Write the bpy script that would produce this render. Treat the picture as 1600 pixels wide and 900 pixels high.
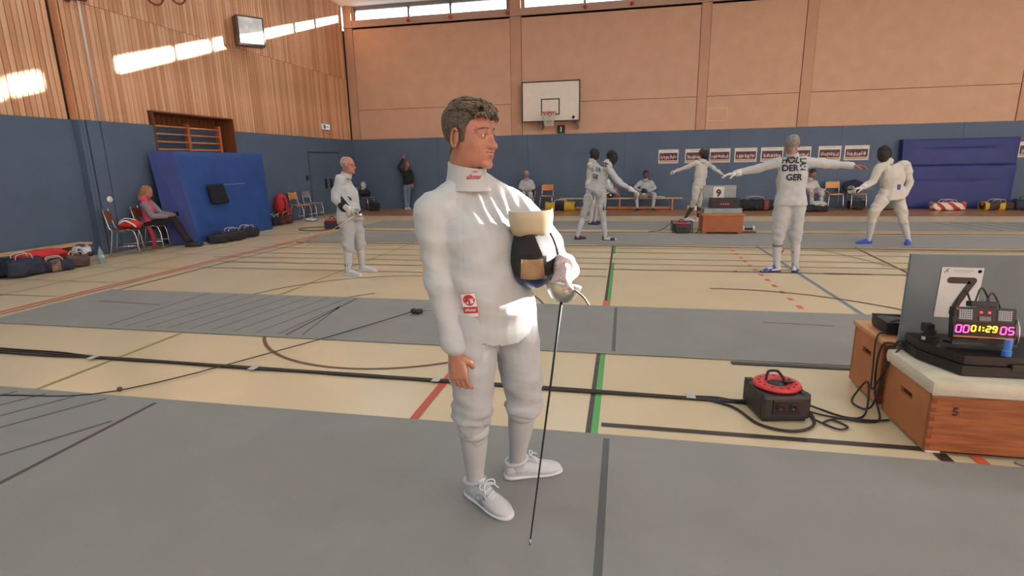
import bpy, bmesh, math, random
import numpy as np
from mathutils import Vector, Matrix, Quaternion
from mathutils.bvhtree import BVHTree

random.seed(7); np.random.seed(7)
for _o in list(bpy.data.objects): bpy.data.objects.remove(_o)
SC = bpy.context.scene
COL = SC.collection

# ---------------------------------------------------------------- camera
CAM_H = 1.5
YAW, PITCH, ROLL = -0.204027, 0.22752, -0.018737
_f = Vector((math.sin(YAW)*math.cos(PITCH), math.cos(YAW)*math.cos(PITCH), -math.sin(PITCH)))
_r = Vector((math.cos(YAW), -math.sin(YAW), 0)); _u = _r.cross(_f)
_r2 = _r*math.cos(ROLL) + _u*math.sin(ROLL); _u2 = -_r*math.sin(ROLL) + _u*math.cos(ROLL)
cam_d = bpy.data.cameras.new('camera'); cam = bpy.data.objects.new('camera', cam_d); COL.objects.link(cam)
cam_d.sensor_width = 36.0; cam_d.lens = 844.22*36.0/1600.0; cam_d.clip_start = 0.05; cam_d.clip_end = 300
_m = Matrix((_r2, _u2, -_f)).transposed().to_4x4(); _m.translation = Vector((0, 0, CAM_H)); cam.matrix_world = _m
SC.camera = cam

# ---------------------------------------------------------------- world, sun, exposure
w = bpy.data.worlds.new('daylight'); SC.world = w; w.use_nodes = True
bg = w.node_tree.nodes['Background']; bg.inputs[0].default_value = (0.70, 0.87, 1.0, 1); bg.inputs[1].default_value = 4.2
sun_d = bpy.data.lights.new('sun', 'SUN'); sun = bpy.data.objects.new('sun', sun_d); COL.objects.link(sun)
sun_d.energy = 95; sun_d.angle = math.radians(0.6); sun_d.color = (1, 0.95, 0.87)
SUN_DIR = Vector((-1.2376, -1.0, -0.323)).normalized()
sun.rotation_euler = SUN_DIR.to_track_quat('-Z', 'Y').to_euler(); sun.location = (20, 30, 12)
SC.view_settings.view_transform = 'Standard'; SC.view_settings.look = 'None'
SC.view_settings.gamma = 1; SC.view_settings.use_curve_mapping = False
SC.view_settings.exposure = 0.0
FILL_W = 58.0  # strength of the added ceiling fill lights

# ---------------------------------------------------------------- materials
def lin(c):
    return tuple(((x/12.92) if x <= 0.04045 else ((x+0.055)/1.055)**2.4) for x in (v/255.0 for v in c))
MATS = {}
def mat(name, rgb, rough=0.6, metal=0.0, var=0.0, vscale=8.0, bump=0.0, bscale=60.0, spec=0.5, sheen=0.0, emit=0.0, stretch=(1,1,1), alpha=None, trans=0.0, coat=0.0, rgb2=None, thr=None):
    """procedural material: base colour varied by noise, optional bump"""
    if name in MATS: return MATS[name]
    m = bpy.data.materials.new(name); MATS[name] = m; m.use_nodes = True
    nt = m.node_tree; N = nt.nodes; L = nt.links; b = N['Principled BSDF']
    c = lin(rgb)
    b.inputs['Base Color'].default_value = (*c, 1); b.inputs['Roughness'].default_value = rough
    b.inputs['Metallic'].default_value = metal; b.inputs['Specular IOR Level'].default_value = spec
    if sheen: b.inputs['Sheen Weight'].default_value = sheen
    if coat: b.inputs['Coat Weight'].default_value = coat
    if trans: b.inputs['Transmission Weight'].default_value = trans
    if alpha is not None: b.inputs['Alpha'].default_value = alpha
    if emit:
        b.inputs['Emission Color'].default_value = (*c, 1); b.inputs['Emission Strength'].default_value = emit
    if var or bump or rgb2:
        tc = N.new('ShaderNodeTexCoord'); mp = N.new('ShaderNodeMapping'); mp.inputs['Scale'].default_value = stretch
        L.new(tc.outputs['Object'], mp.inputs[0])
    if var or rgb2:
        nz = N.new('ShaderNodeTexNoise'); nz.inputs['Scale'].default_value = vscale; nz.inputs['Detail'].default_value = 4
        L.new(mp.outputs[0], nz.inputs['Vector'])
        cr = N.new('ShaderNodeValToRGB'); L.new(nz.outputs['Fac'], cr.inputs[0])
        lo = lin(rgb2) if rgb2 else tuple(x*(1-var) for x in c)
        hi = c if rgb2 else tuple(min(1, x*(1+var)) for x in c)
        a, z = thr if thr else (0.3, 0.7)
        cr.color_ramp.elements[0].position = a; cr.color_ramp.elements[1].position = z
        cr.color_ramp.elements[0].color = (*lo, 1); cr.color_ramp.elements[1].color = (*hi, 1)
        L.new(cr.outputs[0], b.inputs['Base Color'])
    if bump:
        n2 = N.new('ShaderNodeTexNoise'); n2.inputs['Scale'].default_value = bscale; n2.inputs['Detail'].default_value = 3
        L.new(mp.outputs[0], n2.inputs['Vector'])
        bp = N.new('ShaderNodeBump'); bp.inputs['Strength'].default_value = bump; bp.inputs['Distance'].default_value = 0.01
        L.new(n2.outputs['Fac'], bp.inputs['Height']); L.new(bp.outputs[0], b.inputs['Normal'])
    return m

# ---------------------------------------------------------------- object helpers
def tag(o, label=None, cat=None, group=None, kind=None):
    if label: o['label'] = label
    if cat: o['category'] = cat
    if group: o['group'] = group
    if kind: o['kind'] = kind
    return o
def empty(name, loc=(0,0,0), label=None, cat=None, group=None, rz=0.0):
    o = bpy.data.objects.new(name, None); COL.objects.link(o); o.empty_display_size = 0.1
    o.location = loc; o.rotation_euler = (0, 0, rz)
    return tag(o, label, cat, group)
def link(name, me, parent=None, loc=None, rot=None):
    o = bpy.data.objects.new(name, me); COL.objects.link(o)
    if parent is not None: o.parent = parent
    if loc is not None: o.location = loc
    if rot is not None: o.rotation_euler = rot
    return o
def wlink(name, me, parent):
    """link a mesh given in world coordinates under a parent Empty that only has location/rotation"""
    o = bpy.data.objects.new(name, me); COL.objects.link(o)
    if parent is not None:
        o.parent = parent
        o.matrix_parent_inverse = mw(parent).inverted()
    return o
def mw(o):
    m = Matrix.LocRotScale(o.location, o.rotation_euler, o.scale)
    if o.parent: m = mw(o.parent) @ o.matrix_parent_inverse @ m
    return m
def copy_tree(o, parent=None):
    c = o.copy(); COL.objects.link(c); c.parent = parent
    if parent is not None: c.matrix_parent_inverse = o.matrix_parent_inverse.copy()
    for ch in list(o.children):
        if ch is not c: copy_tree(ch, c)
    return c

def frame(d, up=Vector((0,0,1))):
    d = Vector(d).normalized()
    if abs(d.dot(up)) > 0.97: up = Vector((1,0,0))
    x = d.cross(up).normalized(); y = x.cross(d).normalized()
    return x, y
def spline(pts, n=6):
    P = [Vector(p) for p in pts]
    if len(P) < 3: return P
    out = []
    for i in range(len(P)-1):
        p0 = P[i-1] if i else P[0]*2-P[1]; p1, p2 = P[i], P[i+1]
        p3 = P[i+2] if i+2 < len(P) else P[-1]*2-P[-2]
        for k in range(n):
            t = k/n
            out.append(0.5*((2*p1)+(p2-p0)*t+(2*p0-5*p1+4*p2-p3)*t*t+(3*p1-p0-3*p2+p3)*t**3))
    out.append(P[-1]); return out

class MB:
    def __init__(s): s.v = []; s.f = []; s.m = []; s.mi = 0
    def add(s, vs, fs):
        o = len(s.v); s.v += [tuple(p) for p in vs]
        for f in fs: s.f.append(tuple(i+o for i in f)); s.m.append(s.mi)
        return s
    def box(s, c, size, rot=None, bev=0.0):
        hx, hy, hz = (q/2 for q in size)
        c = Vector(c)
        if bev > 0:
            bm = bmesh.new(); bmesh.ops.create_cube(bm, size=1)
            for v in bm.verts: v.co = Vector((v.co.x*size[0], v.co.y*size[1], v.co.z*size[2]))
            bmesh.ops.bevel(bm, geom=bm.edges[:], offset=bev, segments=2, affect='EDGES', profile=0.6)
            bm.verts.ensure_lookup_table()
            vs = [v.co.copy() for v in bm.verts]; fs = [[v.index for v in f.verts] for f in bm.faces]; bm.free()
        else:
            vs = [Vector((x, y, z)) for x in (-hx, hx) for y in (-hy, hy) for z in (-hz, hz)]
            fs = [(0,1,3,2), (4,6,7,5), (0,4,5,1), (2,3,7,6), (0,2,6,4), (1,5,7,3)]
        if rot is not None: vs = [rot @ v for v in vs]
        return s.add([v+c for v in vs], fs)
    def loft(s, rings, cap=True, closed=False):
        n = len(rings[0]); o = len(s.v)
        for r in rings: s.v += [tuple(p) for p in r]
        R = len(rings)
        for i in range(R if closed else R-1):
            a, b = o+i*n, o+((i+1) % R)*n
            for k in range(n):
                k2 = (k+1) % n
                s.f.append((a+k, a+k2, b+k2, b+k)); s.m.append(s.mi)
        if cap and not closed:
            s.f.append(tuple(o+k for k in reversed(range(n)))); s.m.append(s.mi)
            s.f.append(tuple(o+(R-1)*n+k for k in range(n))); s.m.append(s.mi)
        return s
    def tube(s, pts, rad, n=8, sm=0, cap=True, flat=1.0):
        if sm:
            m = len(pts); pts2 = spline(pts, sm)
            if not isinstance(rad, (int, float)):
                rad = [float(np.interp(i/(len(pts2)-1), np.linspace(0, 1, m), rad)) for i in range(len(pts2))]
            pts = pts2
        pts = [Vector(p) for p in pts]
        if isinstance(rad, (int, float)): rad = [rad]*len(pts)
        rings = []; x = None
        for i, p in enumerate(pts):
            d = (pts[min(i+1, len(pts)-1)] - pts[max(i-1, 0)])
            if d.length < 1e-9: d = Vector((0,0,1))
            d.normalize()
            if x is None: x, y = frame(d)
            else:
                x = (x - d*x.dot(d))
                if x.length < 1e-6: x, y = frame(d)
                x.normalize(); y = x.cross(d).normalized()
            rings.append([p + x*math.cos(2*math.pi*k/n)*rad[i] + y*math.sin(2*math.pi*k/n)*rad[i]*flat for k in range(n)])
        return s.loft(rings, cap)
    def lathe(s, prof, n=24, origin=(0,0,0), axis=(0,0,1)):
        o = Vector(origin); d = Vector(axis).normalized(); x, y = frame(d)
        return s.loft([[o + d*z + (x*math.cos(2*math.pi*k/n) + y*math.sin(2*math.pi*k/n))*max(r, 1e-4) for k in range(n)] for r, z in prof])
    def ell(s, c, r, n=16, m=10, rot=None):
        c = Vector(c); rings = []
        for i in range(m+1):
            a = -math.pi/2 + math.pi*i/m
            ca, sa = max(math.cos(a), 1e-3), math.sin(a)
            ring = []
            for k in range(n):
                v = Vector((r[0]*ca*math.cos(2*math.pi*k/n), r[1]*ca*math.sin(2*math.pi*k/n), r[2]*sa))
                if rot is not None: v = rot @ v
                ring.append(c+v)
            rings.append(ring)
        return s.loft(rings)
    def prism(s, poly, h, M=None):
        """poly in xy, extruded h along z, placed by matrix M"""
        n = len(poly)
        vs = [Vector((x, y, 0)) for x, y in poly] + [Vector((x, y, h)) for x, y in poly]
        if M is not None: vs = [M @ v for v in vs]
        fs = [tuple(reversed(range(n))), tuple(range(n, 2*n))] + [(i, (i+1) % n, n+(i+1) % n, n+i) for i in range(n)]
        return s.add(vs, fs)
    def mesh(s, name, mats, smooth=False, angle=None):
        me = bpy.data.meshes.new(name); me.from_pydata(s.v, [], s.f)
        if not isinstance(mats, (list, tuple)): mats = [mats]
        for m in mats: me.materials.append(m)
        if len(mats) > 1: me.polygons.foreach_set('material_index', s.m)
        bm = bmesh.new(); bm.from_mesh(me); bmesh.ops.recalc_face_normals(bm, faces=bm.faces); bm.to_mesh(me); bm.free()
        if smooth:
            me.polygons.foreach_set('use_smooth', [True]*len(me.polygons))
            if angle: me.set_sharp_from_angle(angle=math.radians(angle))
        me.update(); return me
    def build(s, name, mats, parent=None, smooth=False, angle=None, world=True):
        me = s.mesh(name, mats, smooth, angle)
        if parent is None: return link(name, me)
        return wlink(name, me, parent) if world else link(name, me, parent)

def eval_mesh(o):
    dg = bpy.context.evaluated_depsgraph_get()
    return bpy.data.meshes.new_from_object(o.evaluated_get(dg))
def remesh(mb, voxel, smooth_it=3, name='m'):
    """voxel-union of everything in the builder; returns numpy verts, faces"""
    me = mb.mesh(name, MATS_DEFAULT)
    o = link('tmp_remesh', me)
    md = o.modifiers.new('r', 'REMESH'); md.mode = 'VOXEL'; md.voxel_size = voxel; md.adaptivity = 0
    out = eval_mesh(o)
    bpy.data.objects.remove(o); bpy.data.meshes.remove(me)
    if smooth_it:
        bm = bmesh.new(); bm.from_mesh(out)
        for _ in range(smooth_it): bmesh.ops.smooth_vert(bm, verts=bm.verts, factor=0.5, use_axis_x=True, use_axis_y=True, use_axis_z=True)
        bm.to_mesh(out); bm.free()
    return out
def finish(me, mats, smooth=True):
    me.materials.clear()
    for m in (mats if isinstance(mats, (list, tuple)) else [mats]): me.materials.append(m)
    me.polygons.foreach_set('material_index', [0]*len(me.polygons))
    me.polygons.foreach_set('use_smooth', [smooth]*len(me.polygons)); me.update()
    return me
def join_meshes(name, mes, mats):
    """one mesh out of several (material index = position in list unless given)"""
    me = bpy.data.meshes.new(name); V = []; Fc = []; MI = []
    for q, mi in mes:
        o = len(V); V += [tuple(v.co) for v in q.vertices]
        for p in q.polygons: Fc.append(tuple(i+o for i in p.vertices)); MI.append(mi if mi is not None else p.material_index)
    me.from_pydata(V, [], Fc)
    for m in mats: me.materials.append(m)
    me.polygons.foreach_set('material_index', MI); me.polygons.foreach_set('use_smooth', [True]*len(Fc)); me.update()
    return me
MATS_DEFAULT = mat('plain_grey', (128,128,128))

_text_cache = {}
def text_geo(body, size=1.0, res=3):
    """2-D triangulated glyph mesh (verts list, faces list), centred"""
    k = (body, res)
    if k not in _text_cache:
        cu = bpy.data.curves.new('t', 'FONT'); cu.body = body; cu.align_x = 'CENTER'; cu.align_y = 'CENTER'; cu.resolution_u = res; cu.size = 1.0
        o = link('tmp_text', cu); me = eval_mesh(o)
        vs = [(v.co.x, v.co.y) for v in me.vertices]; fs = [tuple(p.vertices) for p in me.polygons]
        bpy.data.objects.remove(o); bpy.data.meshes.remove(me)
        _text_cache[k] = (vs, fs)
    vs, fs = _text_cache[k]
    return [(x*size, y*size) for x, y in vs], fs
def text_mb(mb, body, size, M, bold=0.0, sx=1.0):
    vs, fs = text_geo(body, size)
    cx = (min(v[0] for v in vs)+max(v[0] for v in vs))/2; cy = (min(v[1] for v in vs)+max(v[1] for v in vs))/2
    offs = [(0, 0)] if not bold else [(0, 0), (bold, 0), (-bold, 0), (0, bold), (0, -bold)]
    for k, (ox, oy) in enumerate(offs):
        mb.add([M @ Vector(((x-cx)*sx+ox, y-cy+oy, 0.0002*k)) for x, y in vs], fs)
    return mb
def basis(c, right, up):
    r = Vector(right).normalized(); n = r.cross(Vector(up)).normalized(); u = n.cross(r).normalized()
    M = Matrix((r, u, n)).transposed().to_4x4(); M.translation = Vector(c); return M
# ================================================================ THE HALL
YB, XL, XR, YF, ZC = 18.0, -9.28, 24.0, -7.0, 6.62
XN = -9.42                       # nearer stretch of the left wall stands back a little
PADH = 2.37
M_floor = mat('sports_floor_beige', (207,189,156), 0.28, var=0.05, vscale=1.2, bump=0.02, bscale=40, spec=0.4)
M_brown = mat('floor_border_brown', (164,118,78), 0.3, var=0.08, vscale=1.5)
M_pad = mat('blue_grey_wall_pad', (83,100,123), 0.75, var=0.07, vscale=1.3, bump=0.12, bscale=35)
M_board = mat('tan_chipboard', (196,159,134), 0.85, var=0.05, vscale=2.5, bump=0.15, bscale=90)
M_boardp = mat('tan_pilaster', (186,146,120), 0.85, var=0.05, vscale=2.5, bump=0.12, bscale=90)
M_dark = mat('dark_gap', (66,42,30), 0.9)
M_ceil = mat('ceiling_white', (214,212,208), 0.9, var=0.03, vscale=2)
M_frame = mat('window_frame_grey', (120,120,122), 0.5)
M_white = mat('white_paint', (232,230,226), 0.5)
M_black = mat('black_plastic', (24,24,27), 0.45)
M_chrome = mat('chrome_tube', (205,205,208), 0.25, metal=1.0)
M_steel = mat('steel', (170,172,176), 0.35, metal=1.0)
M_glass = mat('window_glass', (255,255,255), 0.0, trans=1.0, spec=0.2)
_gn = M_glass.node_tree; _gm = _gn.nodes.new('ShaderNodeMixShader'); _gt = _gn.nodes.new('ShaderNodeBsdfTransparent'); _gg = _gn.nodes.new('ShaderNodeBsdfGlossy')
_gg.inputs['Roughness'].default_value = 0.02; _gm.inputs[0].default_value = 0.06
_gn.links.new(_gt.outputs[0], _gm.inputs[1]); _gn.links.new(_gg.outputs[0], _gm.inputs[2]); _gn.links.new(_gm.outputs[0], _gn.nodes['Material Output'].inputs[0])

def struct(name, mb, m, parent=None, **k):
    o = mb.build(name, m, parent, **k)
    if parent is None: tag(o, kind='structure')
    return o
# floor
floor = struct('floor', MB().box(((XL+XR)/2-0.3, (YF+YB)/2, -0.1), (XR-XL+1.6, YB-YF+1, 0.2)), M_floor)
tag(floor, 'beige sports hall floor with coloured court lines', 'floor')
struct('floor_border', MB().box(((XL+XR)/2, (15.45+YB)/2, 0.0006), (XR-XL, YB-15.45, 0.0012)), M_brown, floor)

# painted court lines and tapes on the floor
LZ = 0.0016
C_line = {'green': mat('line_green', (70,160,75), 0.35), 'black': mat('line_black', (58,46,46), 0.4), 'blue': mat('line_blue', (98,124,140), 0.4),
          'orange': mat('line_orange', (212,98,62), 0.4), 'red': mat('line_red', (186,78,50), 0.4), 'brown': mat('line_brown', (98,66,46), 0.4), 'lime': mat('line_lime', (142,150,72), 0.4),
          'thin': mat('line_thin_olive', (140,120,84), 0.45), 'grey': mat('line_grey', (150,140,120), 0.5)}
_lz = [0]
def fline(col, pts, wd, name='floor_line'):
    _lz[0] += 1; z = LZ + 0.00006*_lz[0]
    P = [Vector((x, y, z)) for x, y in pts]; L, R = [], []
    for i, p in enumerate(P):
        d = (P[min(i+1, len(P)-1)]-P[max(i-1, 0)]).normalized(); nrm = Vector((-d.y, d.x, 0))
        L.append(p+nrm*wd/2); R.append(p-nrm*wd/2)
    n = len(P); mb = MB().add(L+R, [(i, i+1, n+i+1, n+i) for i in range(n-1)])
    return struct(name, mb, C_line[col], floor)
def arc(cx, cy, r, a0, a1, n=40):
    return [(cx+r*math.cos(math.radians(a0+(a1-a0)*i/n)), cy+r*math.sin(math.radians(a0+(a1-a0)*i/n))) for i in range(n+1)]
fline('green', [(-0.125, 1.0), (-0.125, 5.85)], 0.040); fline('black', [(-0.160, 1.0), (-0.160, 9.9)], 0.030)
fline('green', [(-0.125, 5.86), (-0.125, 8.2)], 0.040); fline('green', [(-0.125, 9.0), (-0.125, 9.9)], 0.04)
fline('orange', [(-0.15, 5.62), (-0.15, 5.86)], 0.075)
fline('blue', [(2.31, 0), (2.31, 10.2)], 0.05)
for i in range(22):
    y = 5.45+i*0.33
    fline('orange', [(1.81, y), (1.81, y+0.13)], 0.055, 'dashed_line')
fline('lime', [(-4.03, 1), (-4.03, 10.2)], 0.032)
fline('lime', [(-4.03, 10.2), (-4.03, 15.0)], 0.032)
for x, c, wd in ((-6.70, 'orange', 0.05), (-6.58, 'red', 0.035), (-6.33, 'brown', 0.03)):
    fline(c, [(x, -3), (x, 11.7)], wd)
fline('red', [(-6.7, 11.85), (11, 11.85)], 0.06); fline('red', [(-8.85, 7.2), (-8.85, 12.2)], 0.04)
fline('brown', arc(-8.3, 12.2, 1.4, -90, 20), 0.03)
fline('red', [(-1.22, 0), (-1.20, 3.95)], 0.055)
fline('brown', arc(-2.05, 4.85, 1.32, 130, 400), 0.030)
fline('brown', arc(-2.60, 5.05, 1.87, -20, 175), 0.022)
fline('black', [(-0.09, 2.935), (3.4, 2.935)], 0.045)
fline('black', [(1.63, 0), (1.63, 2.9)], 0.06)
for i in range(6): fline('orange', [(1.79, 2.9-0.33*i), (1.79, 2.75-0.33*i)], 0.055, 'dashed_line')
fline('black', [(-0.12, 7.66), (9, 7.66)], 0.035); fline('black', [(2.62, 7.66), (3.2, 7.66)], 0.07)
fline('black', [(1.50, 7.68), (1.55, 7.68)], 0.08)
fline('brown', arc(1.15, 4.5, 2.1, 93, -10), 0.032)
for y in (8.1, 8.55, 9.15, 9.6): fline('thin', [(-7, y), (9, y)], 0.03)
fline('brown', [(-6.5, 7.65), (-0.2, 7.65)], 0.03); fline('thin', [(-6.5, 7.15), (-0.2, 7.15)], 0.03)
fline('brown', [(3.85, 10.0), (3.5, 5.6)], 0.035); fline('lime', [(3.2, 9.9), (3.75, 8.0)], 0.03)
for x in (-8.2, -7.6): fline('grey', [(x, 4), (x, 10)], 0.02)
for y in (5.2, 6.0, 7.0, 8.3): fline('grey', [(-9.3, y), (-6.8, y)], 0.02)
fline('brown', [(0.18, 12.1), (9.5, 12.1)], 0.03); fline('thin', [(2.5, 9.75), (9.5, 9.75)], 0.03)

# ---- left wall: backing, pad, planks
wl = struct('wall_left', MB().box((XL-0.26, (8.12+9.66)/2, ZC/2), (0.4, 1.54, ZC)).box((XL-0.16, (11.97+YB)/2, ZC/2), (0.2, YB-11.97, ZC))
       .box((XL-0.16, 10.815, (2.65+ZC)/2), (0.2, 2.31, ZC-2.65)).box((XN-0.16, (YF+8.12)/2, ZC/2), (0.2, 8.12-YF, ZC)).box((XL-0.62, 10.815, 1.4), (0.2, 2.6, 2.8)), M_dark)
tag(wl, 'left hall wall with blue padding below vertical timber boards', 'wall')
M_plank = mat('pine_plank', (208,156,118), 0.55, var=0.22, vscale=3.0, stretch=(1,1,0.25), bump=0.1, bscale=25)
M_plank2 = mat('pine_plank_pale', (216,168,132), 0.55, var=0.2, vscale=3.4, stretch=(1,1,0.22), bump=0.1, bscale=25)
M_plank3 = mat('pine_plank_deep', (194,140,104), 0.55, var=0.22, vscale=2.7, stretch=(1,1,0.3), bump=0.1, bscale=25)
PW = 0.096; ZJ = 4.34
pl_lo = [MB().box((0, 0, 0), (0.03, PW-0.011, ZJ-PADH-0.008), bev=0.004).mesh('plank', m) for m in (M_plank, M_plank2, M_plank3)]
pl_up = [MB().box((0, 0, 0), (0.03, PW-0.011, ZC-ZJ-0.008), bev=0.004).mesh('plank', m) for m in (M_plank, M_plank2, M_plank3)]
pl_nic = [MB().box((0, 0, 0), (0.03, PW-0.011, ZJ-2.65-0.008), bev=0.004).mesh('plank', m) for m in (M_plank, M_plank2, M_plank3)]
y = 5.6
while y < YB-0.05:
    near = y < 8.10 - PW/2
    if not (8.10-PW/2 <= y < 8.13+PW/2):
        x = (XN if near else XL) - 0.045; k = random.randrange(3)
        niche = 9.6 < y < 12.0
        zl = 2.65 if niche else PADH
        link('plank', (pl_nic if niche else pl_lo)[k], wl, (x+random.uniform(-.002, .002), y, (zl+ZJ)/2))
        link('plank', pl_up[(k+1) % 3], wl, (x+random.uniform(-.002, .002), y, (ZJ+ZC)/2))
    y += PW
ps = MB().box((0, 0, 0), (0.036, 0.03, ZC-PADH), bev=0.004).mesh('plank', M_plank3)
for i in range(4): link('plank', ps, wl, (XN-0.02+i*0.040, 8.105, (PADH+ZC)/2))
# pads on the left wall
def pad(y0, y1, x, z0=0.0, z1=PADH, d=0.06):
    return struct('wall_pad', MB().box((x-d/2, (y0+y1)/2, (z0+z1)/2), (d, y1-y0, z1-z0), bev=0.008), M_pad, wl)
pad(3.0, 8.08, XN); struct('wall_pad', MB().box(((XN+XL)/2-0.02, 8.105, PADH/2), (XL-XN+0.04, 0.05, PADH), bev=0.006), M_pad, wl)
pad(8.135, 8.20, XL); pad(8.225, 8.48, XL); pad(8.495, 9.66, XL); pad(11.97, 15.10, XL); pad(17.0, YB, XL)
pad(15.10, 17.0, XL, 1.93)
for y0 in (9.66,): struct('wall_pad', MB().box((XL-0.5, 10.815, 1.2), (0.05, 2.31, 2.4)), M_pad, wl)
# niche lining of dark timber
M_wood_d = mat('dark_stained_wood', (122,68,38), 0.5, var=0.2, vscale=4, stretch=(1,1,0.3))
struct('niche_lining', MB().box((XL-0.26, 10.815, 2.64), (0.56, 2.33, 0.03)).box((XL-0.26, 9.65, 1.32), (0.56, 0.03, 2.64)).box((XL-0.26, 11.98, 1.32), (0.56, 0.03, 2.64)), M_wood_d, wl)
for i in range(17): struct('lining_board', MB().box((XL-0.46, 9.73+i*0.135, 2.51), (0.03, 0.12, 0.24)), M_wood_d, wl)
# the door in the pad
dr = struct('door_1', MB().box((XL-0.035, 16.05, 0.96), (0.05, 1.86, 1.91), bev=0.006), M_pad)
tag(dr, 'flush double door covered with the blue-grey wall padding', 'door')
struct('door_gap', MB().box((XL-0.008, 16.05, 1.925), (0.03, 1.9, 0.018)).box((XL-0.008, 15.11, 0.96), (0.03, 0.012, 1.91)), M_black, dr)
for yy in (15.99, 16.3): struct('door_handle', MB().box((XL-0.004, yy, 0.96), (0.03, 0.11, 0.30), bev=0.01), M_black, dr)
sw = MB().box((XL+0.01, 14.94, 1.17), (0.03, 0.12, 0.14), bev=0.008).build('wall_switch', M_black)
tag(sw, 'small dark switch box on left wall beside padded door', 'switch')
so = MB().lathe([(0.0, 0.018), (0.05, 0.016), (0.06, 0.0)], 20, (XL, 8.40, 0.98), (1, 0, 0)).build('wall_socket', M_white, smooth=True)
tag(so, 'round white wall socket above the chair with red clothes', 'socket')
# white downpipe and its bracket on the timber
pp = MB().tube([(XL+0.03, 8.46, PADH), (XL+0.03, 8.46, ZC)], 0.022, 10).build('wall_conduit', mat('conduit_white', (214,204,196), 0.4), smooth=True)
tag(pp, 'thin white vertical conduit running up the timber wall', 'pipe')
br = empty('wall_bracket', (XL, 8.5, 4.36), 'rusty brown hook bracket at the top of the white conduit', 'bracket')
M_rust = mat('rust_brown', (110,58,42), 0.7)
MB().tube([(XL-0.01, 8.28, 4.34), (XL+0.10, 8.36, 4.34), (XL+0.12, 8.52, 4.36), (XL+0.10, 8.62, 4.5), (XL, 8.66, 4.62)], 0.022, 8, sm=4).build('hook', M_rust, br, smooth=True)
MB().box((XL+0.004, 8.28, 4.34), (0.02, 0.10, 0.10)).build('base_plate', M_rust, br)
# seam lath across the boards is the joint between plank rows; cable on it
# ---- back wall
wb = struct('wall_back', MB().box(((XL+XR)/2, YB+0.2, PADH/2), (XR-XL+1, 0.3, PADH)).box(((XL+XR)/2, YB+0.2, (PADH+5.9)/2), (XR-XL+1, 0.3, 5.9-PADH)), M_dark)
tag(wb, 'long back hall wall, tan panels above blue padding', 'wall')
PIL = [(-9.28, -8.98), (-3.63, -3.28), (2.10, 2.38), (4.96, 5.25), (10.52, 10.80), (15.3, 15.6), (21.8, 22.1), (23.6, 24.0)]  # unseen far pilasters spaced so sun reaches the front fencer
def wpanel(x0, x1, z0, z1, m=M_board, yy=YB, d=0.05, nm='wall_panel'):
    return struct(nm, MB().box(((x0+x1)/2, yy+d/2, (z0+z1)/2), (x1-x0, d, z1-z0), bev=0.006), m, wb)
for i in range(len(PIL)-1):
    x0, x1 = PIL[i][1], PIL[i+1][0]
    wpanel(x0+0.006, x1-0.006, PADH+0.005, 3.34, yy=YB); wpanel(x0+0.006, x1-0.006, 3.352, 5.96, yy=YB)
for i, (x0, x1) in enumerate(PIL):
    wpanel(x0+0.005, x1-0.005, PADH+0.005, ZC, m=M_boardp, yy=YB-0.03, d=0.34, nm='pilaster')
# back pads
xs = [XL, -6.2, -3.1, 0, 3.1, 6.2, 9.3, 12.4, 15.5, 18.6, 21.7, XR]
for a, b in zip(xs[:-1], xs[1:]):
    struct('wall_pad', MB().box(((a+b)/2, YB, PADH/2), (b-a-0.004, 0.08, PADH), bev=0.006), M_pad, wb)
# window sill ledge, panes
struct('window_sill', MB().box(((XL+12)/2, YB+0.1, 6.04), (12-XL, 0.2, 0.28)).box(((XL+XR)/2, YB-0.03, 5.965), (XR-XL, 0.10, 0.03)), mat('sill_pinkish', (176,146,132), 0.7), wb)
M_red = mat('red_paint', (190,60,48), 0.4)
WZ0, WZ1 = 6.20, 6.50
wn = 0
for i in range(len(PIL)-1):
    x0, x1 = PIL[i][1]+0.08, PIL[i+1][0]-0.06
    n = 3 if x1-x0 > 4 else 2
    if i == 2: x0 += 0.90  # unseen bay starts late, shaping the gap in the sun patch
    for fa, fb in ((PIL[i][1]-.02, x0-.02), (x1+.02, PIL[i+1][0]+.02)): struct('window_filler', MB().box(((fa+fb)/2, YB+0.12, 6.27), (fb-fa, 0.16, 0.72)), M_boardp, wb)  # filler panels; the wide unseen one is added to block sun
    wfr = MB(); wn += 1; WZ0 = 6.20 if x0 < 12 else 6.04  # unseen far bays given taller panes to widen the sun beam
    wfr.box(((x0+x1)/2, YB+0.12, WZ0-0.02), (x1-x0+0.12, 0.08, 0.05)).box(((x0+x1)/2, YB+0.12, WZ1+0.06), (x1-x0+0.12, 0.08, 0.12))
    ed = [x0, x0+(x1-x0)*0.36, x0+(x1-x0)*0.625, x1] if n == 3 else [x0, (x0+x1)/2, x1]
    if i == 0: ed = [-8.90, -7.0, -5.58, -3.72]
    for e in ed: wfr.box((e, YB+0.12, (WZ0+WZ1)/2), (0.07, 0.08, WZ1-WZ0+0.1))
    wo = struct('window_%d' % wn, wfr, M_frame)
    tag(wo, 'strip window high under the ceiling, bay %d from the timber wall' % wn, 'window')
    for a, b in zip(ed[:-1], ed[1:]):
        struct('pane', MB().box(((a+b)/2, YB+0.12, (WZ0+WZ1)/2), (b-a-0.07, 0.006, WZ1-WZ0)), M_glass, wo)
    for e in ed[1:]:
        if e > 12: continue
        kb = MB().lathe([(0.0, -0.05), (0.05, -0.045), (0.06, 0.0), (0.05, 0.04), (0.0, 0.05)], 14, (e+0.03, YB-0.06, 6.06), (0, -1, 0)).build('window_crank', M_red, wo, smooth=True)
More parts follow.
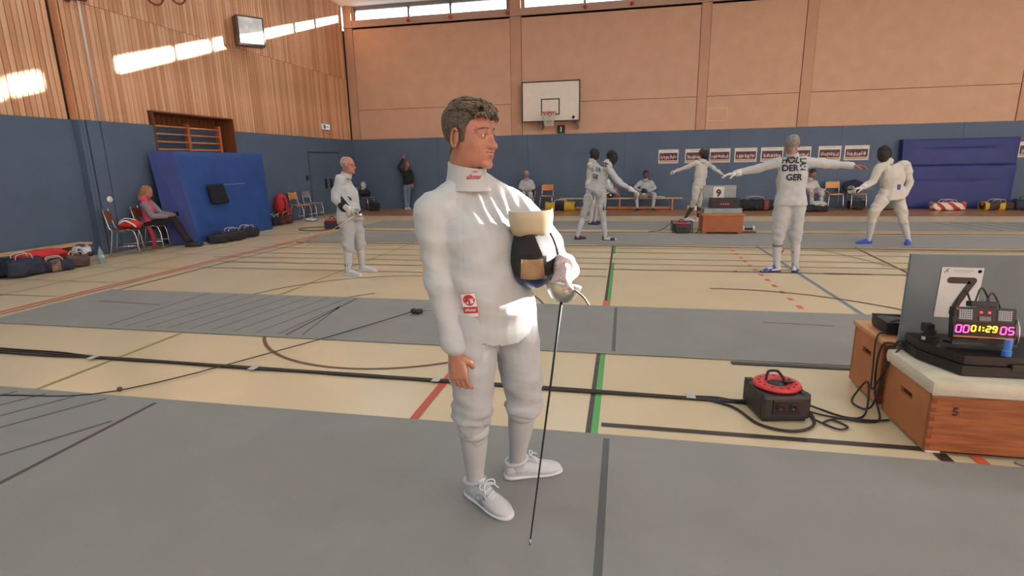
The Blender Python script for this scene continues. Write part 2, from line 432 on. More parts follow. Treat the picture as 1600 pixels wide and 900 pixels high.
# ceiling, right wall and wall behind camera, with openings added for fill light
struct('ceiling', MB().box(((XL+XR)/2-0.2, (YF+YB)/2+0.2, ZC+0.1), (XR-XL+1, YB-YF+1, 0.2)), M_ceil)
struct('wall_right', MB().box((XR+0.1, (YF+YB)/2, 1.4), (0.2, YB-YF+0.6, 2.8)).box((XR+0.1, (YF+YB)/2, (6.3+ZC)/2), (0.2, YB-YF+0.6, ZC-6.3)).box((XR+0.1, (7+YB)/2, ZC/2), (0.2, YB-7+.4, ZC)).box((XR+0.1, 0, 4.5), (0.2, .3, 3.6)), M_board)  # openings made out of view to brighten the left wall
wf = MB()
wf.box(((XL+XR)/2, YF-0.1, 2.35), (XR-XL+1, 0.2, 4.7)).box(((XL+XR)/2, YF-0.1, (6.3+ZC)/2), (XR-XL+1, 0.2, ZC-6.3))
for i in range(9): wf.box((XL+ (XR-XL)*i/8, YF-0.1, 4.5), (0.3, 0.2, 4.0))
struct('wall_front', wf, M_board)
# added ceiling fittings out of view: rows of fill lights for the hall
M_fill = mat('fill_panel_glow', (244,250,255), 0.5, emit=3.0)
for ix in range(5):
    for iy in range(4):
        cx, cy = -6.5+ix*5.2, -3.6+iy*5.6
        le = empty('ceiling_fill', (cx, cy, ZC-0.12), 'long white fill light added under the hall ceiling, out of view', 'lamp', 'added fill lights')
        MB().box((cx, cy, ZC-0.05), (1.6, 0.34, 0.1), bev=0.01).build('housing', M_white, le)
        MB().box((cx, cy, ZC-0.112), (1.5, 0.26, 0.02)).build('fill_panel', M_fill, le)
        ld = bpy.data.lights.new('ceiling_fill_area', 'AREA'); ld.shape = 'RECTANGLE'; ld.size = 1.5; ld.size_y = 0.3; ld.energy = FILL_W*(0.62, 0.70, 1.0, 1.0)[iy]; ld.color = (0.84, 0.95, 1.0)  # fill strength per row, dimmed towards the camera
        lo = bpy.data.objects.new('fill_light', ld); COL.objects.link(lo); lo.parent = le; lo.location = (0, 0, -0.02)
# ================================================================ PEOPLE: library
M_skin = mat('skin', (174,120,98), 0.5, var=0.06, vscale=30, bump=0.03, bscale=200)
M_skin_t = mat('skin_ruddy', (168,106,86), 0.5, var=0.08, vscale=25)
M_skin_d = mat('skin_dark', (116,76,60), 0.5, var=0.08, vscale=25)
M_lip = mat('lips', (150,82,74), 0.45)
M_tooth = mat('teeth', (236,228,214), 0.3)
M_mouth = mat('mouth_inside', (92,36,32), 0.6)
M_fw = mat('fencing_white', (178,181,184), 0.8, var=0.025, vscale=5, bump=0.10, bscale=260, sheen=0.15)
M_fw2 = mat('fencing_white_breeches', (172,175,179), 0.82, var=0.03, vscale=5, bump=0.12, bscale=220, sheen=0.1)
M_fcream = mat('fencing_cream', (190,188,180), 0.85, var=0.03, vscale=5, bump=0.1, bscale=220)
M_sock = mat('white_knit_sock', (186,189,193), 0.9, var=0.03, vscale=20, bump=0.25, bscale=320)
M_shoe = mat('white_mesh_shoe', (196,198,203), 0.6, var=0.03, vscale=40, bump=0.15, bscale=420)
M_sole = mat('shoe_sole_white', (214,216,222), 0.6)
M_eye = mat('eye_white', (186,176,168), 0.2); M_iris = mat('iris_grey_green', (62,66,58), 0.2); M_pupil = mat('pupil', (10,10,10), 0.1)
M_maskmesh = mat('mask_black_mesh', (24,24,28), 0.55, bump=0.5, bscale=900, var=0.2, vscale=60)
M_glove = mat('glove_grey_white', (206,206,200), 0.8, var=0.06, vscale=18, bump=0.15, bscale=120)

def smin(a, b, k):
    h = np.clip(0.5+0.5*(b-a)/k, 0, 1); return b*(1-h)+a*h-k*h*(1-h)
def smax(a, b, k): return -smin(-a, -b, k)
def s_ell(p, c, r):
    q = p-np.array(c); r = np.array(r); k0 = np.linalg.norm(q/r, axis=1); k1 = np.linalg.norm(q/(r*r), axis=1)+1e-9
    return k0*(k0-1)/k1
def s_cap(p, a, b, r1, r2):
    a = np.array(a, float); b = np.array(b, float); ba = b-a; t = np.clip(((p-a)@ba)/(ba@ba), 0, 1)
    return np.linalg.norm(p-a-np.outer(t, ba), axis=1)-(r1+(r2-r1)*t)
def head_sdf(p, smile=True):
    q = p.copy(); q[:, 0] = np.abs(q[:, 0])
    d = s_ell(q, (0, -.014, .034), (.075, .094, .081))
    d = smin(d, s_ell(q, (0, .020, -.015), (.063, .069, .088)), .02)
    d = smin(d, s_ell(q, (.012, .026, -.068), (.044, .056, .045)), .022)
    d = smin(d, s_ell(q, (.050, .005, -.062), (.014, .022, .030)), .022)          # jaw angle
    d = smin(d, s_ell(q, (.006, .074, -.101), (.019, .017, .016)), .014)           # chin
    d = smin(d, s_ell(q, (.043, .056, -.030), (.021, .020, .017)), .018)           # cheekbone
    d = smin(d, s_ell(q, (.036, .064, -.046), (.017, .015, .019)), .016)           # cheek
    d = smin(d, s_ell(q, (.046, .030, -.046), (.018, .032, .034)), .020)            # cheek flank
    d = smin(d, s_cap(q, (.012, .081, .019), (.046, .066, .017), .010, .009), .010)  # brow
    d = smin(d, s_ell(q, (0, .076, -.064), (.028, .020, .022)), .014)              # muzzle
    d = smax(d, -s_ell(q, (.031, .098, .001), (.018, .018, .0125)), .010)          # sockets
    d = smin(d, s_ell(q, (.031, .0735, .000), (.0145, .0140, .0132)), .004)        # lids
    d = smin(d, s_cap(q, (0, .081, .012), (0, .105, -.032), .0062, .0092), .009)   # nose bridge
    d = smin(d, s_ell(q, (0, .106, -.036), (.0112, .0118, .0098)), .006)
    d = smin(d, s_ell(q, (.0125, .099, -.039), (.0075, .011, .0080)), .005)        # alae
    d = smax(d, -s_ell(q, (.0065, .104, -.0475), (.0042, .008, .0035)), .003)
    d = smin(d, s_ell(q, (0, .0890, -.0592), (.022, .0080, .0046)), .005)          # lips
    d = smin(d, s_ell(q, (0, .0870, -.0745), (.019, .0085, .0056)), .006)
    zc = -.0665 + (14*q[:, 0]**2 if smile else 0)
    m = np.sqrt(((q[:, 2]-zc)/.0042)**2+((q[:, 1]-.092)/.012)**2+(q[:, 0]/.031)**2)
    d = smax(d, -(m-1)*.0042, .003)                                                # mouth line
    e = np.sqrt(((q[:, 2]-.0005)/.0052)**2+((q[:, 1]-.0885)/.011)**2+((q[:, 0]-.032)/.0145)**2)
    d = smax(d, -(e-1)*.0052, .0015)                                               # eye opening
    d = smin(d, s_cap(q, (0, -.022, -.06), (0, -.040, -.20), .054, .058), .02)     # neck
    return d
def star(nt, npz, front=0.45):
    t = np.linspace(0, 2*np.pi, nt, endpoint=False); th = t - front*np.sin(t)      # denser at th=0 (front)
    ph = np.linspace(-np.pi/2+.02, np.pi/2-.02, npz); ph = ph - 0.18*np.sin(2*ph)*0
    T, P = np.meshgrid(th, ph)
    return np.stack([np.sin(T)*np.cos(P), np.cos(T)*np.cos(P), np.sin(P)], -1)
_head_cache = {}
def head_radius(D):
    s = D.shape; d = D.reshape(-1, 3); n = len(d)
    r = np.full(n, .20); done = np.zeros(n, bool); prev = head_sdf(d*.20)
    for i in range(90):
        val = head_sdf(d*r[:, None]); hit = (val < 0.0003) & ~done; done |= hit
        r = np.where(done, r, r-np.maximum(val*.6, .0006))
        if done.all(): break
        r = np.maximum(r, .02)
    return r.reshape(s[:2])
def star_mesh(D, R, name='m'):
    a, b = R.shape; P = (D*R[..., None]).reshape(-1, 3)
    F = [(i*b+k, i*b+(k+1) % b, (i+1)*b+(k+1) % b, (i+1)*b+k) for i in range(a-1) for k in range(b)]
    F.append(tuple(reversed(range(b)))); F.append(tuple((a-1)*b+k for k in range(b)))
    me = bpy.data.meshes.new(name); me.from_pydata(P.tolist(), [], F); 
    bm = bmesh.new(); bm.from_mesh(me); bmesh.ops.recalc_face_normals(bm, faces=bm.faces); bm.to_mesh(me); bm.free()
    return me
def head_data(nt, npz):
    if (nt, npz) not in _head_cache:
        D = star(nt, npz); _head_cache[(nt, npz)] = (D, head_radius(D))
    return _head_cache[(nt, npz)]
def xform(me, M): me.transform(M); return me
def head_matrix(c, face, up=(0, 0, 1), s=1.0):
    f = Vector(face).normalized(); u = Vector(up); r = f.cross(u).normalized(); u = r.cross(f).normalized()
    M = Matrix((r*s, f*s, u*s)).transposed().to_4x4(); M.translation = Vector(c); return M
def ears(mb):
    for sx in (-1, 1):
        rot = Matrix.Rotation(sx*-0.30, 3, 'Z') @ Matrix.Rotation(-0.2, 3, 'X')
        c = Vector((sx*.0755, -.010, -.008))
        mb.ell(c, (.006, .015, .028), 12, 10, rot)
        ring = []
        for k in range(15):
            a = -2.4+4.6*k/14
            ring.append(c + rot @ Vector((sx*.006, -.017*math.cos(a)*-1*-1, .031*math.sin(a))))
        mb.tube(ring, [.0035]+[.0052]*13+[.004], 7, sm=2)
        mb.ell(c+rot @ Vector((sx*.003, .002, -.026)), (.005, .008, .009), 10, 8, rot)
    return mb
def hair_mesh(nt, npz, thick=.012, rough=.004, bald=0.0, side=.006, line=0.0, seed=1):
    D, R = head_data(nt, npz); P = D*R[..., None]; x, y, z = P[..., 0], P[..., 1], P[..., 2]
    zl = np.interp(y, [-.12, -.085, -.06, -.035, -.022, -.004, .006, .020, .030, .042, .06, .075, .10],
                      [-.078, -.076, -.066, -.035, .012, .018, -.022, -.020, .022, .050, .066, .073, .076]) - line
    m = np.clip((z-zl)/.010, -1, 1)
    rng = np.random.RandomState(seed); nse = np.zeros_like(x)
    for f in (45, 70, 110, 170):
        for _ in range(3):
            k = rng.normal(size=3); k /= np.linalg.norm(k); nse += np.sin(f*(P@k)+rng.rand()*6.3)/(f/45)**.6
    top = np.clip((z-.03)/.05, 0, 1)
    if bald: top = top*(1-bald)
    t = (side + (thick-side)*top)*np.clip(m*.5+.5, 0, 1) + rough*(nse/3.2)*np.clip(m, 0, 1)*(0.25+0.75*top)
    if bald: m = np.minimum(m, np.where((z > .055) & (y > -.05), -1, 1)); t = np.where(m < 0, -.004, t)
    t = np.where(m > -.35, t, -.006)
    low = z < -.085
    t = np.where(low, -.008, t)
    return star_mesh(D, R+t)

def ring(c, ax, ay, rx, ry, n=20, p=2.0, fwd=0.0):
    out = []
    for k in range(n):
        a = 2*math.pi*k/n; ca, sa = math.cos(a), math.sin(a)
        out.append(Vector(c)+ax*(rx*math.copysign(abs(ca)**(2/p), ca))+ay*(ry*math.copysign(abs(sa)**(2/p), sa)))
    return out
def V(a): return Vector(a)
def torso(mb, J, prof, n=24, p=2.3, belly=0.0):
    """prof rows: (t, half width, half depth, forward shift); t=0 at hips, 1 at shoulder line"""
    hc = (V(J['hpL'])+V(J['hpR']))/2; sc = (V(J['shL'])+V(J['shR']))/2
    rh = (V(J['hpR'])-V(J['hpL'])).normalized(); rs = (V(J['shR'])-V(J['shL'])).normalized()
    up = (sc-hc); L = up.length; up.normalize(); rings = []
    mid = V(J['sp']) if 'sp' in J else None
    for t, w, d, fs in prof:
        tt = min(max(t, 0), 1); r = (rh*(1-tt)+rs*tt); r = (r-up*r.dot(up)).normalized(); f = up.cross(r).normalized()
        c = hc+up*(t*L)
        if mid is not None: c = c+mid*(4*tt*(1-tt))
        rings.append(ring(c+f*fs, r, f, w, d, n, p))
    mb.loft(rings); return hc, sc, L
def limb(mb, pts, rad, n=12, sm=5, ends=True):
    mb.tube(pts, rad, n, sm=sm)
    if ends:
        mb.ell(pts[0], (rad[0],)*3, 12, 8); mb.ell(pts[-1], (rad[-1],)*3, 12, 8)
def wrinkle(me, amp, freq, seed=0, axis=None, weight=None):
    n = len(me.vertices); co = np.empty(n*3); me.vertices.foreach_get('co', co); co = co.reshape(-1, 3)
    nm = np.empty(n*3); me.vertices.foreach_get('normal', nm); nm = nm.reshape(-1, 3)
    rng = np.random.RandomState(seed); s = np.zeros(n)
    warp = np.stack([np.sin(co@rng.normal(size=3)*6+rng.rand()*6) for _ in range(3)], 1)*0.03
    q = co+warp
    for f in (freq, freq*1.7, freq*2.6):
        for _ in range(3):
            k = rng.normal(size=3)
            if axis is not None: k = k*.45+np.array(axis)*rng.choice([-1, 1])*1.0
            k /= np.linalg.norm(k); s += (1-2*np.abs(np.sin(f*.5*(q@k)+rng.rand()*6.3)))*(freq/f)**.9
    s = (s/4+.12)*amp
    if weight is not None: s *= weight(co)
    co = co+nm*s[:, None]; me.vertices.foreach_set('co', co.ravel()); me.update(); return me

def hand(mb, W, tip, palm, side, curl=0.5, s=1.0, spread=0.06, thumb=0.6, n=8, curls=None):
    """W wrist, tip: point the fingers aim at, palm: direction the palm faces, side=+1/-1: which way the thumb lies (d x palm)"""
    W = V(W); d = (V(tip)-W).normalized(); pn = V(palm); pn = (pn-d*pn.dot(d)).normalized(); t = d.cross(pn).normalized()*side
    # palm
    rings = []
    for u, w_, h_ in ((-.02, .024, .017), (.01, .027, .018), (.04, .038, .016), (.07, .041, .0145), (.092, .039, .012), (.1, .034, .009)):
        rings.append(ring(W+d*(u*s), t, pn, w_*s, h_*s, 14, 2.6))
    mb.loft(rings)
    curls = curls or [curl]*4
    for i, (off, L, r) in enumerate(((.030, .074, .0092), (.010, .082, .0096), (-.011, .077, .0092), (-.030, .062, .0082))):
        base = W+d*(.088*s)+t*(off*s); dd = (d+t*(spread*(1.2-i*.8))).normalized(); c = curls[i]
        p = base-dd*.02*s; pts = [p, base]; rad = [r*s*1.02, r*s*1.06]
        ang = 0; cur = base
        for seg, (fr, k) in enumerate(((.46, .9), (.30, 1.1), (.24, .8))):
            ang += c*k
            dv = dd*math.cos(ang)+pn*math.sin(ang)
            cur = cur+dv*(L*fr*s); pts.append(cur); rad.append(r*s*(1.0, .93, .74)[seg])
        mb.tube(pts, rad, n, sm=3); mb.ell(pts[-1], (rad[-1],)*3, n, 6)
    b = W+d*(.018*s)+t*(.026*s)+pn*(.006*s)
    td = (d*.72+t*.62+pn*(.25+thumb*.3)).normalized(); td2 = (d*.9+t*(.30-thumb*.4)+pn*(.25+thumb*.5)).normalized()
    p1 = b+td*(.038*s); p2 = p1+td2*(.034*s); p3 = p2+(td2*.9+pn*.2*thumb).normalized()*(.026*s)
    mb.tube([b-td*.012*s, b, p1, p2, p3], [.013*s, .0165*s, .0125*s, .0108*s, .0078*s], n, sm=3); mb.ell(p3, (.0078*s,)*3, n, 6)
    return mb

def shoe_rings(heel, d, ground, L=.285, ws=1.0, hs=1.0, lo=0.0, grow=0.0, n=18, tops=None):
    d = V(d); d.z = 0; d.normalize(); x = Vector((d.y, -d.x, 0)); rings = []
    S = [0, .03, .09, .18, .30, .42, .54, .66, .78, .88, .95, .99, 1.0]
    Wd = [.012, .024, .033, .036, .036, .038, .043, .048, .048, .042, .031, .018, .008]
    Hh = [.058, .075, .083, .086, .086, .080, .068, .058, .050, .043, .034, .024, .014]
    if tops: Hh = tops
    for s_, w_, h_ in zip(S, Wd, Hh):
        c = V(heel)+d*(s_*L); w_ = w_*ws+grow; h_ = h_*hs; r = []
        for k in range(n):
            a = 2*math.pi*k/n; ca, sa = math.cos(a), math.sin(a)
            yy = math.copysign(abs(sa)**(.75 if sa > 0 else .35), sa)
            r.append(Vector((c.x, c.y, ground+lo))+x*(w_*math.copysign(abs(ca)**.8, ca)*(1-.28*max(0, yy)))+Vector((0, 0, h_*(.5+.5*yy))))
        rings.append(r)
    return rings
def shoe(parent, ank, toe, m_up, m_sole, L=.285, ground=None, name='shoe'):
    """toe: point or direction the foot aims at"""
    A = V(ank); g = A.z-.085 if ground is None else ground; d = V(toe)-A; d.z = 0; d.normalize(); heel = A-d*.062
    up = MB().loft(shoe_rings(heel, d, g, L, lo=.006)).build(name, m_up, parent, smooth=True)
    so = MB(); t = [.026]*4+[.022]*3+[.020]*3+[.019, .016, .012]
    so.loft(shoe_rings(heel-d*.004, d, g, L+.010, lo=0, grow=.004, tops=t)); so.build('sole', m_sole, up, smooth=True, angle=50)
    return up, heel, d, g

def fencing_mask(M, parent, bib_m=None, mesh_m=None, trim=None, tongue=True):
    """M: head matrix; a rounded wire-mesh dome, padded rim, back tongue and white bib"""
    mesh_m = mesh_m or M_maskmesh; trim = trim or M_black
    mb = MB(); n = 26; rings = []
    for i in range(13):
        t = i/12.0; y = .150*math.sin(math.pi/2*t) - .035; r = math.cos(math.pi/2*t)
        r = max(r, .02)**.62
        ringv = []
        for k in range(n):
            a = 2*math.pi*k/n; zz = math.sin(a); xx = math.cos(a)
            w_ = .100*(1-.12*max(0, -zz)); h_ = .150 if zz < 0 else .128
            ringv.append(M @ Vector((w_*xx*r, y+(.012*zz*(1-t)), h_*zz*r-.005-.015*t)))
        rings.append(ringv)
    mb.loft(rings); dome = mb.build('mask_mesh', mesh_m, parent, smooth=True)
    MB().tube([rings[0][k] for k in range(n)]+[rings[0][0]], .011*M.to_scale().x, 8).build('mask_rim', trim, parent, smooth=True)
    # back tongue over the crown
    pts = [M @ Vector((0, y, z)) for y, z in ((-.02, .128), (-.06, .124), (-.10, .09), (-.118, .04), (-.115, .0))]
    if tongue: MB().tube(pts, [.02*M.to_scale().x]*5, 10, sm=4, flat=0.5).build('mask_tongue', trim, parent, smooth=True)
    # bib
    bb = MB(); rows = []
    for t, w_, y0, yc, z in ((0, .080, -.02, .062, -.118), (.3, .086, -.03, .076, -.145), (.65, .090, -.03, .082, -.175), (1, .088, -.03, .080, -.205)):
        rows.append([(w_*math.sin(a), y0+(yc-y0)*max(0, math.cos(a))**.8, z-.02*max(0, math.cos(a))*t) for a in np.linspace(-1.75, 1.75, 19)])
    inner = [[(x*.93, y*.93-.004, z) for x, y, z in r] for r in rows]
    k = len(rows[0]); vs = [M @ Vector(p) for r in rows for p in r]+[M @ Vector(p) for r in inner for p in r]
    o = len(rows)*k; fs = []
    for i in range(len(rows)-1):
        for j in range(k-1):
            a = i*k+j; fs.append((a, a+1, a+k+1, a+k)); fs.append((o+a, o+a+k, o+a+k+1, o+a+1))
    for j in range(k-1): fs.append((j, o+j, o+j+1, j+1)); a = (len(rows)-1)*k+j; fs.append((a, a+1, o+a+1, o+a))
    bb.add(vs, fs); bb.build('mask_bib', bib_m or M_fcream, parent, smooth=True)
    return dome

def epee(hand_p, tip, name, label, group=None, guard_r=.066, blade=.9, m_blade=None, hl=.12):
    G = V(hand_p); d = (V(tip)-G).normalized()
    e = empty(name, G, label, 'fencing sword', group)
    tp = G+d*blade
    MB().tube([G, G+d*.25, G+d*.6, tp], [.0062, .0048, .0036, .0028], 6).build('blade', m_blade or mat('blade_steel', (150,152,156), 0.3, metal=0.9), e, smooth=True)
    MB().lathe([(.004, .012), (.022, .009), (.042, -.004), (.057, -.024), (guard_r, -.050), (guard_r+.0015, -.058), (guard_r-.002, -.058), (.054, -.026), (.038, -.008), (.018, .003), (.003, .006)], 28, G, d).build('bell_guard', mat('guard_aluminium', (196,196,194), 0.32, metal=1.0, var=.08, vscale=30), e, smooth=True)
    h = G-d*.02
    MB().tube([h, h-d*hl*.4, h-d*hl], [.012, .014, .010], 10).build('handle', M_black, e, smooth=True)
    MB().tube([tp-d*.008, tp+d*.012], .0042, 8).build('point', M_steel, e, smooth=True)
    return e

def person(name, label, J, look, voxel=0.016, res=(40, 30), loc=None, group=None):
    """look: dict with top/legs/sock/shoe materials, hair, mask, ... ; J: joints in world coordinates"""
    c = V(loc) if loc is not None else Vector(((V(J['anL'])+V(J['anR'])).x/2, (V(J['anL'])+V(J['anR'])).y/2, 0))
    root = empty(name, c, label, 'person', group)
    k = look.get('build', 1.0); hs = look.get('head', 1.0); skin = look.get('skin', M_skin)
    face = V(J['face']); HM = head_matrix(J['hd'], face, look.get('hup', (0, 0, 1)), hs)
    nk = V(J['nk'])
    # -- body (one continuous figure)
    mb = MB()
    hc, sc, L = torso(mb, J, [(-.15, .12*k, .09*k, 0), (0, .13*k, .085*k, 0), (.3, .11*k, .07*k, 0), (.65, .12*k, .07*k, 0), (.9, .10*k, .05*k, 0), (1.03, .07*k, .045*k, 0)], 16)
    limb(mb, [sc*.7+nk*.3, nk, HM @ Vector((0, -.03, -.07))], [.035, .042*hs, .046*hs], ends=False)
    for s_ in 'LR':
        limb(mb, [J['sh'+s_], J['el'+s_], J['wr'+s_]], [.034*k, .026*k, .022*k], 10)
        limb(mb, [J['hp'+s_], J['kn'+s_], J['an'+s_]], [.050*k, (.034 if not look.get('sock') else .036)*k, .028*k], 10)
    me = remesh(mb, voxel, 2)
    D, R = head_data(*res); hm = xform(star_mesh(D, R), HM); em = xform(ears(MB()).mesh('e', skin), HM)
    parts = [(me, 0), (hm, 0), (em, 0)]
    for s_ in 'LR':
        gl = look.get('glove'+s_)
        if gl: continue
        hmb = MB(); W = V(J['wr'+s_]); hd = V(J['ha'+s_]); pl = V(J.get('pa'+s_, (0, 0, -1)))
        sd = J.get('ts'+s_, 1)
        hand(hmb, W+(hd-W).normalized()*.01, hd, pl, sd, J.get('cu'+s_, .35), .95*hs, n=6); parts.append((hmb.mesh('h', skin), 0))
    body = wlink('body', join_meshes('body', parts, [skin]), root)
    # eyes
    if not look.get('mask'):
        for sx in (-1, 1):
            e = MB().ell(HM @ Vector((sx*.031, .0735, 0)), (.0118*hs,)*3, 12, 8).build('eye', M_eye, root, smooth=True)
            f = HM.to_3x3() @ Vector((sx*.05, 1, 0)); f.normalize()
            MB().lathe([(.0055*hs, .0108*hs), (.003*hs, .0121*hs), (.0003, .0123*hs)], 10, HM @ Vector((sx*.031, .0735, 0)), f).build('iris', M_iris, e, smooth=True)
        MB().box(HM @ Vector((0, .090, -.0665)), (.03*hs, .006*hs, .004*hs), HM.to_3x3().normalized()).build('mouth', M_mouth, root)
        if look.get('brow'):
            for sx in (-1, 1):
                MB().tube([HM @ Vector((sx*x, y, z)) for x, y, z in ((.012, .0915, .021), (.028, .0875, .026), (.047, .0715, .020))], [.003, .0038, .002], 6, sm=3).build('eyebrow', look['brow'], root, smooth=True)
    if look.get('mask') and not look.get('hair'): look = dict(look, hair=mat('mask_hood', (30,30,34), .85), hairp=dict(thick=.016, side=.014, line=.05, rough=.001))
    if look.get('hair'):
        hp = look.get('hairp', {})
        h = xform(hair_mesh(res[0], res[1], **hp), HM); wlink('hair', finish(h, look['hair']), root)
    # -- jacket / top
    tl = look.get('hem', -.22); lo = look.get('loose', 1.0); tm = look['top']
    mb = MB()
    torso(mb, J, [(tl, .186*k*lo, .142*k*lo, 0), (0, .178*k*lo, .134*k*lo, 0), (.28, .155*k*lo, .118*k*lo, .004), (.6, .172*k*lo, .124*k*lo, .008), (.85, .170*k, .108*k, 0), (.98, .130*k, .085*k, 0), (1.08, .07*k, .07*k, 0)], 24)
    for s_ in 'LR':
        S, E, Wr = V(J['sh'+s_]), V(J['el'+s_]), V(J['wr'+s_])
        limb(mb, [sc*.35+S*.65, S, S*.5+E*.5, E, E*.5+Wr*.5, Wr*.94+E*.06], [.075*k, .070*k, .062*k*lo, .054*k*lo, .047*k*lo, .041*k*lo], 14, sm=4)
    me = remesh(mb, voxel, 2); wrinkle(me, look.get('wr', .008), 28, seed=len(name)+abs(int(c.x*7)))
    top = wlink(look.get('topname', 'jacket'), finish(me, tm), root)
    if look.get('collar', True):
        b0 = nk*.65+(HM @ Vector((0, -.045, -.20)))*.35-Vector((0, 0, .012)); b1 = HM @ Vector((0, -.030, -.105)); up = (b1-b0).normalized(); a, b = frame(up); Lc = (b1-b0).length
        cm = MB(); cm.loft([ring(b0+up*(z*Lc), a, b, r*hs, r*hs, 20) for z, r in ((-.15, .086), (.1, .082), (.5, .077), (1.0, .074), (1.0, .064), (.2, .064))]); cm.build('collar', tm, root, smooth=True, angle=60)
    # -- breeches / trousers
    mb = MB(); lm = look['legs']; bl = look.get('leglen', .34)
    torso(mb, J, [(-.24, .10*k, .085*k, 0), (-.12, .150*k, .118*k, -.004), (0, .164*k, .122*k, -.004), (.22, .150*k, .112*k, 0)], 22)
    for s_ in 'LR':
        H_, K, A = V(J['hp'+s_]), V(J['kn'+s_]), V(J['an'+s_]); e = K*(1-bl)+A*bl
        if bl > .8: limb(mb, [H_, H_*.5+K*.5, K, K*.5+A*.5, e], [.105*k, .092*k, .070*k, .062*k, .055*k], 14, sm=4)
        else: limb(mb, [H_, H_*.5+K*.5, K*.92+H_*.08, K*.75+A*.25, e], [.108*k, .100*k, .082*k, .072*k, .058*k], 14, sm=4)
    me = remesh(mb, voxel, 2); wrinkle(me, look.get('wr', .008)*1.1, 26, seed=len(name)+3, axis=(0, 0, 1))
    wlink(look.get('legname', 'breeches'), finish(me, lm), root)
    # -- socks and shoes
    for s_ in 'LR':
        K, A = V(J['kn'+s_]), V(J['an'+s_])
        if look.get('sock'):
            dn = (A-K); b0 = K+dn*(bl-.06)
            sm_ = look.get('sock'+s_, look['sock'])
            MB().tube([b0, K+dn*.5, K+dn*.75, A-dn*.02, A+dn.normalized()*.04], [.056*k, .055*k, .046*k, .039*k, .040*k], 14, sm=4).build('sock', sm_, root, smooth=True)
        if not look.get('noshoe'):
            shoe(root, A, J['to'+s_], look.get('shoe'+s_, look['shoe']), look.get('sole', M_sole), L=look.get('shoe_len', .28))
        gl = look.get('glove'+s_)
        if gl:
            hmb = MB(); W = V(J['wr'+s_]); hd = V(J['ha'+s_])
            hand(hmb, W, hd, J.get('pa'+s_, (0, 0, -1)), J.get('ts'+s_, 1), J.get('cu'+s_, .6), 1.12*hs, n=6)
            cu = (W-V(J['el'+s_])).normalized(); hmb.tube([W-cu*.07, W-cu*.03, W+cu*.02], [.047*k, .042*k, .034*k], 12)
            hmb.build('glove', gl, root, smooth=True)
    if look.get('mask'): fencing_mask(HM, root, look.get('bib'))
    return root, HM, top, body
def decal(target, body, size, c, right, up, m, parent, name='lettering', off=.004, bold=.0, sx=1.0, flat=None):
    """lettering laid on a curved surface: glyph vertices are cast onto the target mesh"""
    mb = MB(); M = basis(c, right, up); text_mb(mb, body, size, M, bold, sx)
    return cast(mb, target, M.to_3x3() @ Vector((0, 0, 1)), m, parent, name, off)
def cast(mb, target, nrm, m, parent, name, off=.004):
    me = target.data; bvh = BVHTree.FromPolygons([v.co.copy() for v in me.vertices], [tuple(p.vertices) for p in me.polygons])
    vs = []
    for v in mb.v:
        hit = bvh.ray_cast(Vector(v)+nrm*.4, -nrm)
        vs.append(tuple(hit[0]+nrm*off) if hit[0] is not None else tuple(Vector(v)))
    mb.v = vs
    return mb.build(name, m, parent)
